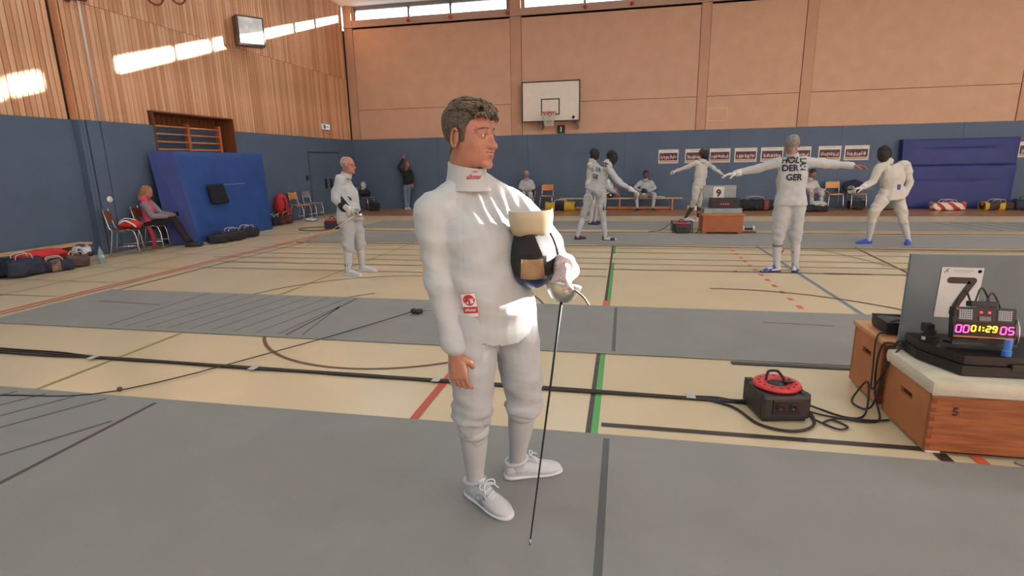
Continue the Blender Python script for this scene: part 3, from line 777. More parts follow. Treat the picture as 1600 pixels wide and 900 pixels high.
# ================================================================ THE FENCER IN FRONT
def main_fencer():
    f = Vector((.64, -.77, 0)).normalized(); l = Vector((.77, .64, 0)).normalized()
    J = dict(shR=(-.738, 2.040, 1.322), shL=(-.468, 2.262, 1.326), nk=(-.605, 2.15, 1.428),
             hpR=(-.600, 2.064, .915), hpL=(-.463, 2.196, .915),
             elR=(-.716, 2.005, 1.062), wrR=(-.636, 1.935, .790), haR=(-.596, 1.900, .685),
             elL=(-.258, 2.33, 1.050), wrL=(-.222, 2.095, 1.098),
             knR=(-.590, 2.00, .500), anR=(-.624, 2.115, .095), knL=(-.400, 2.15, .530), anL=(-.470, 2.315, .095))
    J = {k: Vector(v) for k, v in J.items()}
    root = empty('person', (-.55, 2.2, 0), 'man in white fencing kit smiling sideways, mask clamped under his arm, in front', 'person')
    HM = head_matrix((-.598, 2.13, 1.605), (.945, -.325, -.02), (.03, 0, 1), 1.07)
    nk = J['nk']; sc = (J['shL']+J['shR'])/2
    # ---- body
    mb = MB()
    torso(mb, J, [(-.15, .12, .09, 0), (0, .15, .11, 0), (.3, .135, .10, 0), (.65, .145, .095, 0), (.9, .13, .065, -.01), (1.03, .07, .045, -.01)], 20)
    limb(mb, [sc*.7+nk*.3, nk, HM @ Vector((0, -.03, -.08))], [.045, .052, .052], ends=False)
    for s_ in 'LR':
        limb(mb, [J['sh'+s_], J['el'+s_], J['wr'+s_]], [.05, .042, .028], 12)
        limb(mb, [J['hp'+s_], J['kn'+s_], J['an'+s_]], [.07, .036, .032], 12)
    me = remesh(mb, .011, 3)
    D, R = head_data(220, 170)
    hm = xform(star_mesh(D, R), HM)
    P = (D*R[..., None]).reshape(-1, 3)
    mi = []
    for p in hm.polygons:
        q = P[list(p.vertices)].mean(0); ax = abs(q[0])
        lip = q[1] > .074 and ax < .0215 and ((abs(q[2]+.0592-14*ax*ax*.6) < .0048*(1-(ax/.026)**2)) or (abs(q[2]+.0745-14*ax*ax*.6) < .0056*(1-(ax/.024)**2)))
        mi.append(1 if lip else 0)
    for p, k in zip(hm.polygons, mi): p.material_index = k
    em = xform(ears(MB()).mesh('e', M_skin), HM)
    hb = MB(); W = J['wrR']
    hand(hb, W+Vector((.006, -.006, -.022)), J['haR']+Vector((-.02, .01, 0)), (.15, .98, .10), 1, .5, 1.0, spread=.02, thumb=1.1, n=12, curls=[.40, .46, .52, .56])
    hr = remesh(hb, .0032, 3)
    hb = MB(); hand(hb, J['wrL'], (-.215, 2.02, 1.03), (-.5, .1, -.6), 1, .9, .9, n=8); hl = hb.mesh('h', M_skin)
    wlink('body', join_meshes('body', [(me, 0), (hm, None), (em, 0), (hr, 0), (hl, 0)], [mat('skin_face', (176,119,97), 0.48, var=0.07, vscale=22, bump=0.05, bscale=260), M_lip]), root)
    # ---- face details
    look = (HM.to_3x3() @ Vector((-.25, 1, -.05))).normalized()
    for sx in (-1, 1):
        c = HM @ Vector((sx*.031, .0735, 0)); e = MB().ell(c, (.0125*1.07,)*3, 24, 16).build('eye', M_eye, root, smooth=True)
        MB().lathe([(.0068, .0112), (.0058, .0126), (.003, .0134), (.0002, .0136)], 20, c, look).build('iris', M_iris, e, smooth=True)
        MB().lathe([(.003, .0131), (.0022, .0138), (.0002, .0139)], 16, c, look).build('pupil', M_pupil, e, smooth=True)
        bm_ = MB()
        for i in range(46):
            t = random.random(); x = .011+.040*t; y = .0935-.021*t**1.6; z = .0195+.0065*math.sin(math.pi*min(1, t*.75+.15))+random.uniform(-.0028, .0028)
            p = Vector((sx*x, y, z)); q = p+Vector((sx*.006, -.001-.003*t, .0035*(1-1.6*t)))
            bm_.tube([HM @ p, HM @ ((p+q)/2+Vector((0, .0012, 0))), HM @ q], [.0007, .0006, .0002], 4)
        bm_.build('eyebrow', mat('brow_brown', (98,74,58), 0.7), root)
        MB().tube([HM @ Vector((sx*(.031+.0135*math.cos(a)), .0845-.006*math.cos(a)*1.0+(.002*math.sin(a)), .0052*math.sin(a)+.0008)) for a in np.linspace(.1, 3.05, 9)], .0009, 5, sm=2).build('eyelash', mat('lash', (60,42,34), .7), root)
    MB().tube([HM @ Vector((x, .0905-6.5*x*x*1.6, -.0668+14*x*x)) for x in np.linspace(-.027, .027, 11)], .0034, 6, sm=2).build('mouth', M_mouth, root, smooth=True)
    MB().tube([HM @ Vector((x, .0918-6.5*x*x*1.6, -.0650+13*x*x)) for x in np.linspace(-.019, .019, 9)], .0022, 6, sm=2).build('teeth', M_tooth, root, smooth=True)
    # ---- hair: cropped sides, tousled waves on top
    M_hair = mat('hair_brown_grey', (122,104,88), 0.5, rgb2=(62,50,42), vscale=55, thr=(.35, .65), stretch=(1, 1, 1), bump=.5, bscale=160)
    M_hair2 = mat('hair_cropped_grey', (104,90,80), 0.7, rgb2=(66,54,48), vscale=90, thr=(.35, .65), bump=.4, bscale=300)
    h = xform(hair_mesh(220, 170, thick=.015, rough=.0035, side=.004, line=-.002, seed=3), HM); hair = wlink('hair', finish(h, M_hair2), root)
    tb = MB(); rng = random.Random(5)
    def scalp(a, b):                 # a: left-right angle, b: front(+)/back(-) angle on the crown
        d_ = np.array([[math.sin(a), math.sin(b)*math.cos(a), math.cos(b)*math.cos(a)]])
        return Vector(d_[0]*(head_radius(d_.reshape(1, 1, 3))[0, 0]))
    for i in range(300):
        a = rng.uniform(-.70, .70); b = rng.uniform(-.62, .84)
        if b > .72 and abs(a) > .62: continue
        p = scalp(a, b); n_ = p.normalized()
        fw = Vector((rng.uniform(-.3, .3)-.35, 1.0, 0)); fw = (fw-n_*fw.dot(n_)).normalized()
        sd = n_.cross(fw); Ln = rng.uniform(.030, .050)*(1.0 if b < .45 else .55); cu = rng.uniform(-1, 1)
        h0 = .007; lift = rng.uniform(.004, .012)+.016*max(0, math.sin((b+.1)*1.9))*rng.uniform(.4, 1)
        q = [p+n_*h0*.3, p+n_*(h0+lift*.6)+fw*Ln*.25, p+n_*(h0+lift)+fw*Ln*.6+sd*cu*.009, p+n_*(h0+lift*.75)+fw*Ln*.92+sd*cu*.018, p+n_*(h0+lift*.35)+fw*Ln*1.02+sd*cu*.022]
        tb.tube([HM @ v for v in q], [.0035, .0056, .0056, .0042, .0010], 6, sm=3, flat=.6)
    tb.build('hair_locks', M_hair, hair, smooth=True)
    # ---- jacket
    mb = MB()
    rh = (J['hpR']-J['hpL']).normalized(); hc = (J['hpL']+J['hpR'])/2
    k = 1.0
    torso(mb, J, [(-.02, .180, .140, .004), (.10, .184, .143, .008), (.30, .178, .138, .010), (.52, .182, .138, .012), (.72, .184, .132, .010), (.87, .176, .112, .004), (.97, .145, .088, 0), (1.07, .112, .076, .0), (1.16, .078, .070, .0), (1.24, .062, .064, .0)], 32)
    for s_ in 'LR': mb.tube([J['nk']+Vector((0, 0, .0)), J['nk']*.5+J['sh'+s_]*.5+Vector((0, 0, -.002)), J['sh'+s_]], [.062, .066, .066], 16, sm=4)
    # skirt of the jacket: longer in front, rising over the hip
    fr = f; rr = -l
    rings = []
    for t, dz, tilt in ((0, -.02, 0), (.5, -.040, .045), (1, -.066, .092)):
        r = []
        for kk in range(32):
            a = 2*math.pi*kk/32; ca, sa = math.cos(a), math.sin(a)
            p = hc+rr*(.182*math.copysign(abs(ca)**.87, ca))+fr*(.141*math.copysign(abs(sa)**.87, sa)+.006)
            p.z = hc.z+.02+dz-tilt*max(0, sa)**1.3*1.0+.030*t*max(0, -sa)
            r.append(p)
        rings.append(r)
    mb.loft(rings)
    S, E, Wr = J['shR'], J['elR'], J['wrR']
    limb(mb, [sc*.35+S*.65, S+Vector((-.004, 0, .0)), S*.6+E*.4, E, E*.5+Wr*.5, Wr*.97+E*.03], [.078, .074, .070, .062, .054, .046], 18, sm=5)
    S, E, Wr = J['shL'], J['elL'], J['wrL']
    limb(mb, [sc*.35+S*.65, S, S*.55+E*.45+Vector((.015, .0, .01)), E, E*.5+Wr*.5, Wr*.9+E*.1], [.078, .074, .072, .070, .062, .050], 18, sm=5)
    me = remesh(mb, .0068, 4)
    eR, eL = np.array(J['elR']), np.array(J['elL']); sL = np.array((J['shL']+J['shR']*0)); wR = np.array(J['wrR'])
    def wgt(co):
        a = np.exp(-(np.linalg.norm(co-eR, axis=1)/.15)**2)+np.exp(-(np.linalg.norm(co-eL, axis=1)/.17)**2)+.7*np.exp(-(np.linalg.norm(co-sL, axis=1)/.16)**2)+.5*np.exp(-(np.linalg.norm(co-wR, axis=1)/.12)**2)
        return .30+.9*np.minimum(a, 1.1)
    wrinkle(me, .016, 30, seed=11, axis=(.1, .1, 1), weight=wgt)
    # soft upright folds under the left shoulder, drapes across the waist
    nv = len(me.vertices); co = np.empty(nv*3); me.vertices.foreach_get('co', co); co = co.reshape(-1, 3); nm_ = np.empty(nv*3); me.vertices.foreach_get('normal', nm_); nm_ = nm_.reshape(-1, 3)
    lv, fv = np.array(l), np.array(f); u_ = (co-np.array(sc))@lv; fr_ = np.clip(nm_@fv, 0, 1)
    a1 = np.exp(-((co[:, 2]-1.33)/.085)**2)*np.exp(-((u_-.06)/.13)**2)*fr_
    d1 = .0065*a1*np.sin((u_+.25*(co[:, 2]-1.3))*2*np.pi/.052)
    a2 = np.exp(-((co[:, 2]-1.07)/.11)**2)*fr_; d2 = .005*a2*np.sin((co[:, 2]*.8-u_*.75)*2*np.pi/.13)
    co = co+nm_*(d1+d2)[:, None]; me.vertices.foreach_set('co', co.ravel()); me.update()
    jk = wlink('jacket', finish(me, M_fw), root)
    # vertical folds falling from the left shoulder across the chest
    # collar, cuff, closing edge, label, piping
    up = ((HM @ Vector((0, -.025, -.10)))-nk).normalized(); a, b = frame(up); q = nk-up*.03
    cr = []; hf = Vector((.90, -.43, 0)).normalized(); cx = nk*.55+(HM @ Vector((0, -.035, -.115)))*.45
    for z, r1, tl in ((-.030, .100, .3), (-.008, .090, .6), (.02, .082, .8), (.045, .078, .9), (.068, .077, 1), (.068, .070, 1), (.01, .070, 1)):
        c = Vector((cx.x, cx.y, 1.428+z))
        cr.append([c+Vector((math.cos(t)*r1, math.sin(t)*r1, 0))+Vector((0, 0, -.016*tl*(math.cos(t)*hf.x+math.sin(t)*hf.y))) for t in np.linspace(0, 2*math.pi, 33)[:-1]])
    col = MB().loft(cr, cap=False).build('collar', M_fw, root, smooth=True, angle=70)
    MB().tube([p+Vector((0, 0, -.004)) for p in cr[1]]+[cr[1][0]+Vector((0, 0, -.004))], .0028, 6).build('collar_seam', mat('seam_grey', (188,186,182), .8), col, smooth=True)
    M_logo = mat('logo_red', (196,52,62), .6)
    nrm = Vector((.45, -.89, 0)).normalized(); rgt = Vector((.89, .45, 0))
    cc = Vector((cx.x, cx.y, 1.450))+nrm*.08
    decal(col, 'allstar', .026, cc+rgt*.012, rgt, (0, 0, 1), M_logo, col, 'collar_logo', off=.002, bold=.0006)
    st = MB(); 
    for i in range(5): st.add([cc+rgt*(.0+i*.006)+Vector((0, 0, .016+.003*math.sin(i*1.6))), cc+rgt*(.006+i*.006)+Vector((0, 0, .018)), cc+rgt*(.003+i*.006)+Vector((0, 0, .026-.002*abs(i-2)))], [(0, 1, 2)])
    cast(st, col, nrm, M_logo, col, 'collar_emblem', .002)
    # front panel edge
    sm_ = MB()
    def on_front(side, z):          # point on the chest plane, to be cast
        return Vector((-.60, 2.10, 0))+rgt*side+Vector((0, 0, z))
    pts = [on_front(-.052-.012*math.sin((z-.9)*6), z) for z in np.linspace(.885, 1.36, 30)]
    for p, q2 in zip(pts[:-1], pts[1:]): sm_.add([p-rgt*.0009, p+rgt*.0009, q2+rgt*.0009, q2-rgt*.0009], [(0, 1, 2, 3)])
    cast(sm_, jk, nrm, mat('seam_line_pale', (196,194,190), .8), jk, 'front_seam', .0012)  # plain pale strip laid along the seam
    pts = [on_front(-.072+.02*math.sin((z-1.05)*5), z) for z in np.linspace(1.08, 1.40, 20)]
    sm_ = MB()
    for p, q2 in zip(pts[:-1], pts[1:]): sm_.add([p-rgt*.0009, p+rgt*.0009, q2+rgt*.0009, q2-rgt*.0009], [(0, 1, 2, 3)])
    cast(sm_, jk, nrm, mat('seam_line_pale', (196,194,190), .8), jk, 'shoulder_seam', .0012)
    # woven label: white patch, red frame, red emblem and red name strip
    lc = Vector((-.570, 1.95, .962)); lu = (Vector((0, 0, 1))-rgt*.12).normalized(); lr = (rgt+Vector((0, 0, .12))).normalized()
    def patch(w_, h_, ox, oy, m, nm, off, n=16):
        pm = MB(); g = [[lc+lr*(ox+w_*(i/n-.5))+lu*(oy+h_*(j/n-.5)) for i in range(n+1)] for j in range(n+1)]
        pm.add([p for r in g for p in r], [(j*(n+1)+i, j*(n+1)+i+1, (j+1)*(n+1)+i+1, (j+1)*(n+1)+i) for j in range(n) for i in range(n)])
        return cast(pm, jk, nrm, m, jk, nm, off)
    patch(.056, .100, 0, 0, mat('label_red_frame', (206,118,120), .7), 'label_border', .0030)
    patch(.051, .095, 0, 0, mat('label_white', (226,222,218), .7), 'label_patch', .0040)
    patch(.050, .026, 0, -.018, mat('label_red', (188,44,58), .7), 'label_strip', .0050)
    sh = MB(); M2 = basis(lc+lu*.022, lr, lu)
    poly = [(.020*math.cos(t)*(1+.06*math.cos(4*t)), .022*math.sin(t)) for t in np.linspace(0, 2*math.pi, 25)[:-1]]
    sh.add([M2 @ Vector((x, y, 0)) for x, y in poly], [tuple(range(24))]); cast(sh, jk, nrm, mat('label_red', (188,44,58), .7), jk, 'label_emblem', .0052)
    wh = mat('label_white', (226,222,218), .7)
    for sx in (-1, 1):
        e2 = MB().add([M2 @ Vector((sx*.004, -.016, 0)), M2 @ Vector((sx*.015, -.010, 0)), M2 @ Vector((sx*.015, .0, 0)), M2 @ Vector((sx*.004, .0, 0))], [(0, 1, 2, 3)]); cast(e2, jk, nrm, wh, jk, 'label_emblem_field', .0062)
    decal(jk, 'allstar', .014, lc+lu*.026, lr, lu, wh, jk, 'label_text', off=.0066, bold=.0003)
    decal(jk, 'allstar', .017, lc-lu*.016, lr, lu, wh, jk, 'label_text', off=.0066, bold=.0004)
    # ---- breeches
    mb = MB()
    torso(mb, J, [(-.20, .12, .10, 0), (-.10, .165, .128, -.004), (0, .172, .130, -.004), (.2, .158, .120, 0)], 26)
    for s_ in 'LR':
        H_, K, A = J['hp'+s_], J['kn'+s_], J['an'+s_]; e = K*.72+A*.28
        limb(mb, [H_, H_*.6+K*.4, H_*.2+K*.8, K*.95+A*.05, K*.83+A*.17, e], [.108, .106, .092, .089, .080, .060], 18, sm=5)
    me = remesh(mb, .0075, 4)
    kR, kL = np.array(J['knR'])-[0, 0, .07], np.array(J['knL'])-[0, 0, .07]
    def wg2(co): return .35+1.3*np.exp(-((co[:, 2]-kR[2])/.10)**2)
    wrinkle(me, .020, 36, seed=5, axis=(.1, .1, 1), weight=wg2)
    br_ = wlink('breeches', finish(me, M_fw2), root)
    # ---- socks, shoes
    for s_ in 'LR':
        K, A = J['kn'+s_], J['an'+s_]; dn = A-K
        sk = MB().tube([K+dn*.20, K+dn*.34, K+dn*.5, K+dn*.70, K+dn*.88, A+Vector((0, 0, -.01)), A+Vector((0, 0, -.05))], [.060, .0605, .057, .047, .040, .041, .040], 20, sm=5).build('sock', M_sock, root, smooth=True)
        MB().lathe([(.0655, -.018), (.0665, 0), (.0655, .018), (.058, .02), (.058, -.02)], 24, K+dn*.245, dn).build('sock_cuff', M_sock, sk, smooth=True)
    if True:      # small dark check mark on the right sock
        c = J['anR']+Vector((.034, -.030, .075)); n2 = Vector((.72, -.69, 0)); r2 = Vector((.69, .72, 0))
        MB().prism([(-.012, .004), (-.004, -.008), (.016, .014), (-.003, .0)], .002, basis(c, r2, (0, 0, 1))).build('sock_mark', M_black, root)
    for s_, toe in (('R', Vector((-.43, 1.985, 0))), ('L', Vector((-.285, 2.40, 0)))):
        A = J['an'+s_]; up_, heel, d, g = shoe(root, A, toe, M_shoe, M_sole, L=.285, ground=0.010, name='shoe')
        x = Vector((d.y, -d.x, 0)); heel = Vector((heel.x, heel.y, .004))
        # padded opening, tongue, laces
        MB().tube([A-d*(.050)+x*0+Vector((0, 0, -.006))]+[A+d*(.052*math.cos(t)-.004)+x*(.042*math.sin(t))+Vector((0, 0, .004+.012*math.cos(t))) for t in np.linspace(2.7, -2.7, 15)]+[A-d*.050+Vector((0, 0, -.006))], .010, 8, sm=2).build('ankle_padding', M_shoe, up_, smooth=True)
        MB().tube([A+d*.040+Vector((0, 0, .030)), A+d*.055+Vector((0, 0, .008)), A+d*.10+Vector((0, 0, -.018)), A+d*.14+Vector((0, 0, -.034))], [.026, .026, .026, .022], 10, sm=4, flat=.32).build('tongue', M_shoe, up_, smooth=True)
        for i in range(5):
            p = A+d*(.062+.019*i)+Vector((0, 0, .008-.0105*i)); w_ = .027
            MB().tube([p-x*w_+Vector((0, 0, -.012)), p-x*.012+d*.004+Vector((0, 0, .001)), p+x*.012+d*.010+Vector((0, 0, .001)), p+x*w_+d*.012+Vector((0, 0, -.012))], .0034, 6, sm=3).build('lace', M_sole, up_, smooth=True)
        p = A+d*.066+Vector((0, 0, .012))
        for sg in (-1, 1):
            MB().tube([p, p+x*sg*.018+Vector((0, 0, .012)), p+x*sg*.042+d*.010+Vector((0, 0, .008)), p+x*sg*.036+d*.022+Vector((0, 0, -.004)), p+d*.004], .0032, 6, sm=4).build('lace_bow', M_sole, up_, smooth=True)
            MB().tube([p, p+x*sg*.022+d*.018+Vector((0, 0, .006)), p+x*sg*.040+d*.045+Vector((0, 0, -.016))], .0028, 6, sm=4).build('lace_end', M_sole, up_, smooth=True)
        MB().tube([heel+d*.09+x*.037*1+Vector((0, 0, .04)), heel+d*.16+x*.040+Vector((0, 0, .046)), heel+d*.215+x*.046+Vector((0, 0, .03))], .0022, 5, sm=3).build('side_stitch', M_sole, up_, smooth=True)
        if s_ == 'R':      # outlined oval with a K on the outer side
            gm = mat('logo_outline_grey', (120,120,124), .6); n3 = (x+Vector((0, 0, .35))).normalized()
            c = heel+d*.140+x*.060+Vector((0, 0, .046)); M3 = basis(c, d, Vector((0, 0, 1))-x*.3)
            if (M3.to_3x3() @ Vector((0, 0, 1))).dot(x) < 0: M3 = basis(c, -d, Vector((0, 0, 1))-x*.3)
            om = MB()
            def stroke(pts, wd=.0016):
                P2 = [Vector((a_, b_, 0)) for a_, b_ in pts]
                for p_, q_ in zip(P2[:-1], P2[1:]):
                    t_ = (q_-p_).normalized(); nn = Vector((-t_.y, t_.x, 0))*wd
                    om.add([M3 @ (p_-nn), M3 @ (p_+nn), M3 @ (q_+nn), M3 @ (q_-nn)], [(0, 1, 2, 3)])
            stroke([(.034*math.cos(t), .022*math.sin(t)) for t in np.linspace(.5, 5.8, 22)])
            for kx in (-.012, -.004): stroke([(kx, -.016), (kx, .016)])
            stroke([(-.004, .0), (.014, .016), (.022, .016), (.004, -.001), (.022, -.016), (.014, -.016), (-.004, .0)])
            cast(om, up_, x, gm, up_, 'shoe_logo', .0022)
    # ---- glove on the sword hand: white with red rubber dots
    M_gl = mat('glove_red_dots', (196,190,186), .8, rgb2=(196,96,104), vscale=170, thr=(.36, .50), bump=.1, bscale=150)
    gb = MB(); W = J['wrL']
    hand(gb, W+Vector((0, -.02, .0)), (-.230, 2.00, 1.065), (.55, .55, -.5), -1, .9, 1.10, n=10, thumb=.9)
    cu = (W-J['elL']).normalized(); gb.tube([W-cu*.10, W-cu*.05, W, W+cu*.03], [.056, .051, .044, .036], 16, sm=3)
    wlink('glove', finish(remesh(gb, .0045, 3), M_gl), root)
    return root, J
main_root, MJ = main_fencer()
# ---- his sword, point resting towards the floor
sw_e = epee((-.221, 2.005, .985), (-.302, 1.700, .140), 'epee', 'epee with silver bell guard held point down by the man in front', guard_r=.068, blade=.90, hl=.05, m_blade=mat('blade_dark', (44,46,52), .75, spec=.15))
_g = Vector((-.221, 2.005, 1.01))
MB().tube([_g+Vector((.05, -.02, .02)), _g+Vector((.085, -.03, -.005)), _g+Vector((.105, -.03, -.035))], .004, 6, sm=4).build('body_wire', mat('wire_brown', (104,84,66), .5), sw_e, smooth=True)
# ---- his mask, upside down under the arm
mk = empty('fencing_mask', (-.335, 2.09, 1.12), 'black mesh fencing mask with cream bib, upside down under the front fencer\'s arm', 'mask')
MM = head_matrix((-.355, 2.135, 1.115), (.16, -.96, -.20), (.05, -.15, -1), 1.0)
fencing_mask(MM, mk, mat('bib_cream', (192,176,150), .85, bump=.1, bscale=200), trim=M_black, tongue=False)
def mask_pt(t, a, grow=1.0):
    y = .150*math.sin(math.pi/2*t)-.035; r = max(math.cos(math.pi/2*t), .02)**.62; zz, xx = math.sin(a), math.cos(a)
    w_ = .100*(1-.12*max(0, -zz)); h_ = .150 if zz < 0 else .128
    p = Vector((w_*xx*r, y+(.012*zz*(1-t)), h_*zz*r-.005-.015*t)); c = Vector((0, 0, 0)); return MM @ (c+(p-c)*grow)
_dome = [o for o in mk.children if o.name.startswith('mask_mesh')][0]
_fn = (MM.to_3x3() @ Vector((0, 1, 0))).normalized()
def mask_patch(poly_fn, n, m, nm, off):
    pm = MB(); g = [[MM @ Vector((*poly_fn(i/n, j/n), .0)).xzy for i in range(n+1)] for j in range(n+1)]
    pm.add([p for r in g for p in r], [(j*(n+1)+i, j*(n+1)+i+1, (j+1)*(n+1)+i+1, (j+1)*(n+1)+i) for j in range(n) for i in range(n)])
    o = cast(pm, _dome, _fn, m, mk, nm, off); o.data.polygons.foreach_set('use_smooth', [True]*len(o.data.polygons)); return o
mask_patch(lambda s, t: (-.090+.180*s, .034+.062*t), 14, mat('mask_blue_trim', (30,42,104), .35, var=.2, vscale=30), 'mask_blue_panel', .0025)
mask_patch(lambda s, t: (-.056+.112*s, -.056+.100*t), 10, M_black, 'visor_frame', .0035)
mask_patch(lambda s, t: ((-.048+.096*s)*(1-.12*(1-t)), -.048+.084*t), 10, mat('visor_pane', (150,118,84), .08, var=.25, vscale=14, spec=.8, coat=1.0), 'visor', .0055)
# ================================================================ THE OTHER PEOPLE IN THE HALL
def ground(J):
    J = {k: Vector(v) for k, v in J.items()}
    for s_ in 'LR': J['an'+s_].z = .088; J['to'+s_].z = 0
    return J
J_left_man = dict(hd=(-3.683, 6.95, 1.511), nk=(-3.731, 6.95, 1.409), shR=(-3.762, 6.85, 1.31), shL=(-3.877, 7.17, 1.318), elR=(-3.828, 6.79, 1.074), wrR=(-3.613, 6.75, 0.931), haR=(-3.526, 6.75, 0.862), elL=(-3.874, 7.25, 1.063), wrL=(-3.613, 6.95, 0.923), haL=(-3.555, 6.9, 0.866), hpR=(-3.708, 6.86, 0.843), hpL=(-3.75, 7.05, 0.843), knR=(-3.72, 6.83, 0.449), anR=(-3.753, 6.83, 0.096), toR=(-3.518, 6.8, 0.061), knL=(-3.666, 7.07, 0.478), anL=(-3.687, 7.13, 0.124), toL=(-3.45, 7.13, 0.091))
J_hollander = dict(hd=(2.108, 7.75, 1.663), nk=(2.128, 7.75, 1.534), shL=(1.974, 7.75, 1.449), shR=(2.303, 7.75, 1.443), elL=(1.712, 7.8, 1.363), wrL=(1.453, 7.8, 1.309), haL=(1.269, 7.75, 1.287), elR=(2.601, 7.8, 1.413), wrR=(2.858, 7.8, 1.385), haR=(2.994, 7.75, 1.375), hpL=(2.063, 7.75, 0.963), hpR=(2.234, 7.75, 0.963), knL=(2.027, 7.7, 0.513), knR=(2.238, 7.7, 0.515), anL=(2.053, 7.75, 0.073), anR=(2.286, 7.75, 0.06), toL=(1.894, 7.7, 0.008), toR=(2.434, 8.15, 0.023))
J_right_man = dict(hd=(4.253, 10.37, 1.538), nk=(4.388, 10.45, 1.421), shR=(4.204, 10.35, 1.319), shL=(4.682, 10.55, 1.341), elR=(4.116, 10.3, 1.079), wrR=(3.942, 10.25, 0.987), haR=(3.83, 10.23, 0.968), elL=(4.777, 10.55, 1.062), wrL=(4.693, 10.45, 0.842), haL=(4.638, 10.4, 0.728), hpR=(4.384, 10.42, 0.879), hpL=(4.593, 10.52, 0.871), knR=(4.194, 10.33, 0.528), knL=(4.701, 10.45, 0.485), anR=(4.224, 10.45, 0.082), anL=(4.845, 10.47, 0.119), toR=(3.982, 10.4, -0.003), toL=(4.706, 10.15, 0.021))
J_fencer6 = dict(hd=(-0.235, 10.7, 1.566), nk=(-0.325, 10.6, 1.462), shR=(-0.282, 10.42, 1.357), shL=(-0.546, 10.75, 1.381), elR=(-0.053, 10.35, 1.089), wrR=(0.159, 10.4, 0.968), haR=(0.265, 10.4, 0.921), elL=(-0.364, 10.95, 1.032), wrL=(-0.178, 11.1, 0.898), haL=(-0.076, 11.1, 0.834), hpL=(-0.609, 10.68, 0.973), hpR=(-0.42, 10.52, 0.967), knL=(-0.725, 10.65, 0.558), knR=(-0.387, 10.5, 0.535), anL=(-0.866, 10.6, 0.113), anR=(-0.319, 10.55, 0.099), toL=(-0.748, 10.72, -0.003), toR=(-0.062, 10.5, 0.01))
J_fencer7 = dict(hd=(-0.696, 13.3, 1.664), nk=(-0.739, 13.3, 1.517), shR=(-0.792, 13.2, 1.415), shL=(-0.687, 13.5, 1.426), elR=(-0.529, 13.1, 1.147), wrR=(-0.255, 13.05, 0.881), haR=(-0.09, 13, 0.735), elL=(-0.534, 13.58, 1.195), wrL=(-0.345, 13.55, 0.996), haL=(-0.251, 13.55, 0.918), hpR=(-0.802, 13.22, 0.968), hpL=(-0.705, 13.4, 0.96), knR=(-0.718, 13.2, 0.546), knL=(-0.606, 13.4, 0.531), anR=(-0.759, 13.22, 0.146), anL=(-0.662, 13.42, 0.141), toR=(-0.556, 13.15, 0.077), toL=(-0.474, 13.4, 0.066))
J_fencer9 = dict(hd=(1.894, 14.2, 1.62), nk=(1.843, 14.2, 1.469), shR=(1.718, 14.12, 1.411), shL=(1.996, 14.3, 1.39), elR=(1.472, 14.15, 1.308), wrR=(1.269, 14.2, 1.233), haR=(1.178, 14.2, 1.219), elL=(2.137, 14.2, 1.281), wrL=(2.276, 14.1, 1.174), haL=(2.352, 14.1, 1.128), hpR=(1.761, 14.12, 0.905), hpL=(1.889, 14.3, 0.896), knR=(1.716, 14.05, 0.49), knL=(1.867, 14.3, 0.488), anR=(1.555, 14.22, 0.145), anL=(1.871, 14.4, 0.112), toR=(1.731, 14.1, 0.045), toL=(2.012, 14.4, 0.063))
J_seat5 = dict(hd=(-3.085, 17.6, 1.118), nk=(-3.087, 17.6, 0.976), shR=(-3.236, 17.6, 0.896), shL=(-2.94, 17.6, 0.893), elR=(-3.314, 17.55, 0.715), elL=(-2.85, 17.55, 0.711), wrR=(-3.152, 17.35, 0.642), wrL=(-2.943, 17.35, 0.64), haR=(-3.08, 17.3, 0.623), haL=(-2.997, 17.3, 0.623), hpR=(-3.178, 17.6, 0.485), hpL=(-3.008, 17.6, 0.484), knR=(-3.143, 17.18, 0.53), knL=(-2.895, 17.18, 0.528), anR=(-3.143, 17.15, 0.127), anL=(-2.894, 17.15, 0.127), toR=(-3.101, 16.8, 0.016), toL=(-2.816, 16.8, 0.015))
J_seat8 = dict(hd=(0.658, 17.5, 1.069), nk=(0.665, 17.55, 0.932), shR=(0.495, 17.6, 0.835), shL=(0.844, 17.6, 0.831), elR=(0.344, 17.52, 0.663), elL=(0.943, 17.52, 0.658), wrR=(0.514, 17.25, 0.578), wrL=(0.724, 17.25, 0.576), haR=(0.59, 17.2, 0.541), haL=(0.667, 17.2, 0.521), hpR=(0.606, 17.6, 0.46), hpL=(0.761, 17.6, 0.459), knR=(0.382, 17.18, 0.486), knL=(0.932, 17.18, 0.482), anR=(0.432, 17.18, 0.116), anL=(0.889, 17.18, 0.135), toR=(0.371, 16.8, -0.006), toL=(0.932, 16.8, -0.006))
J_seat12 = dict(hd=(5.341, 17.35, 1.045), nk=(5.335, 17.45, 0.897), shR=(5.223, 17.5, 0.786), shL=(5.481, 17.5, 0.783), elR=(5.194, 17.4, 0.607), elL=(5.552, 17.4, 0.622), wrR=(5.292, 17.15, 0.582), wrL=(5.63, 17.15, 0.561), haR=(5.329, 17.1, 0.566), haL=(5.718, 17.1, 0.527), hpR=(5.288, 17.55, 0.45), hpL=(5.426, 17.55, 0.449), knR=(5.28, 17.1, 0.548), knL=(5.565, 17.15, 0.543), anR=(5.311, 17.08, 0.168), anL=(5.585, 17.15, 0.18), toR=(5.209, 16.7, 0.036), toL=(5.49, 16.7, 0.036))
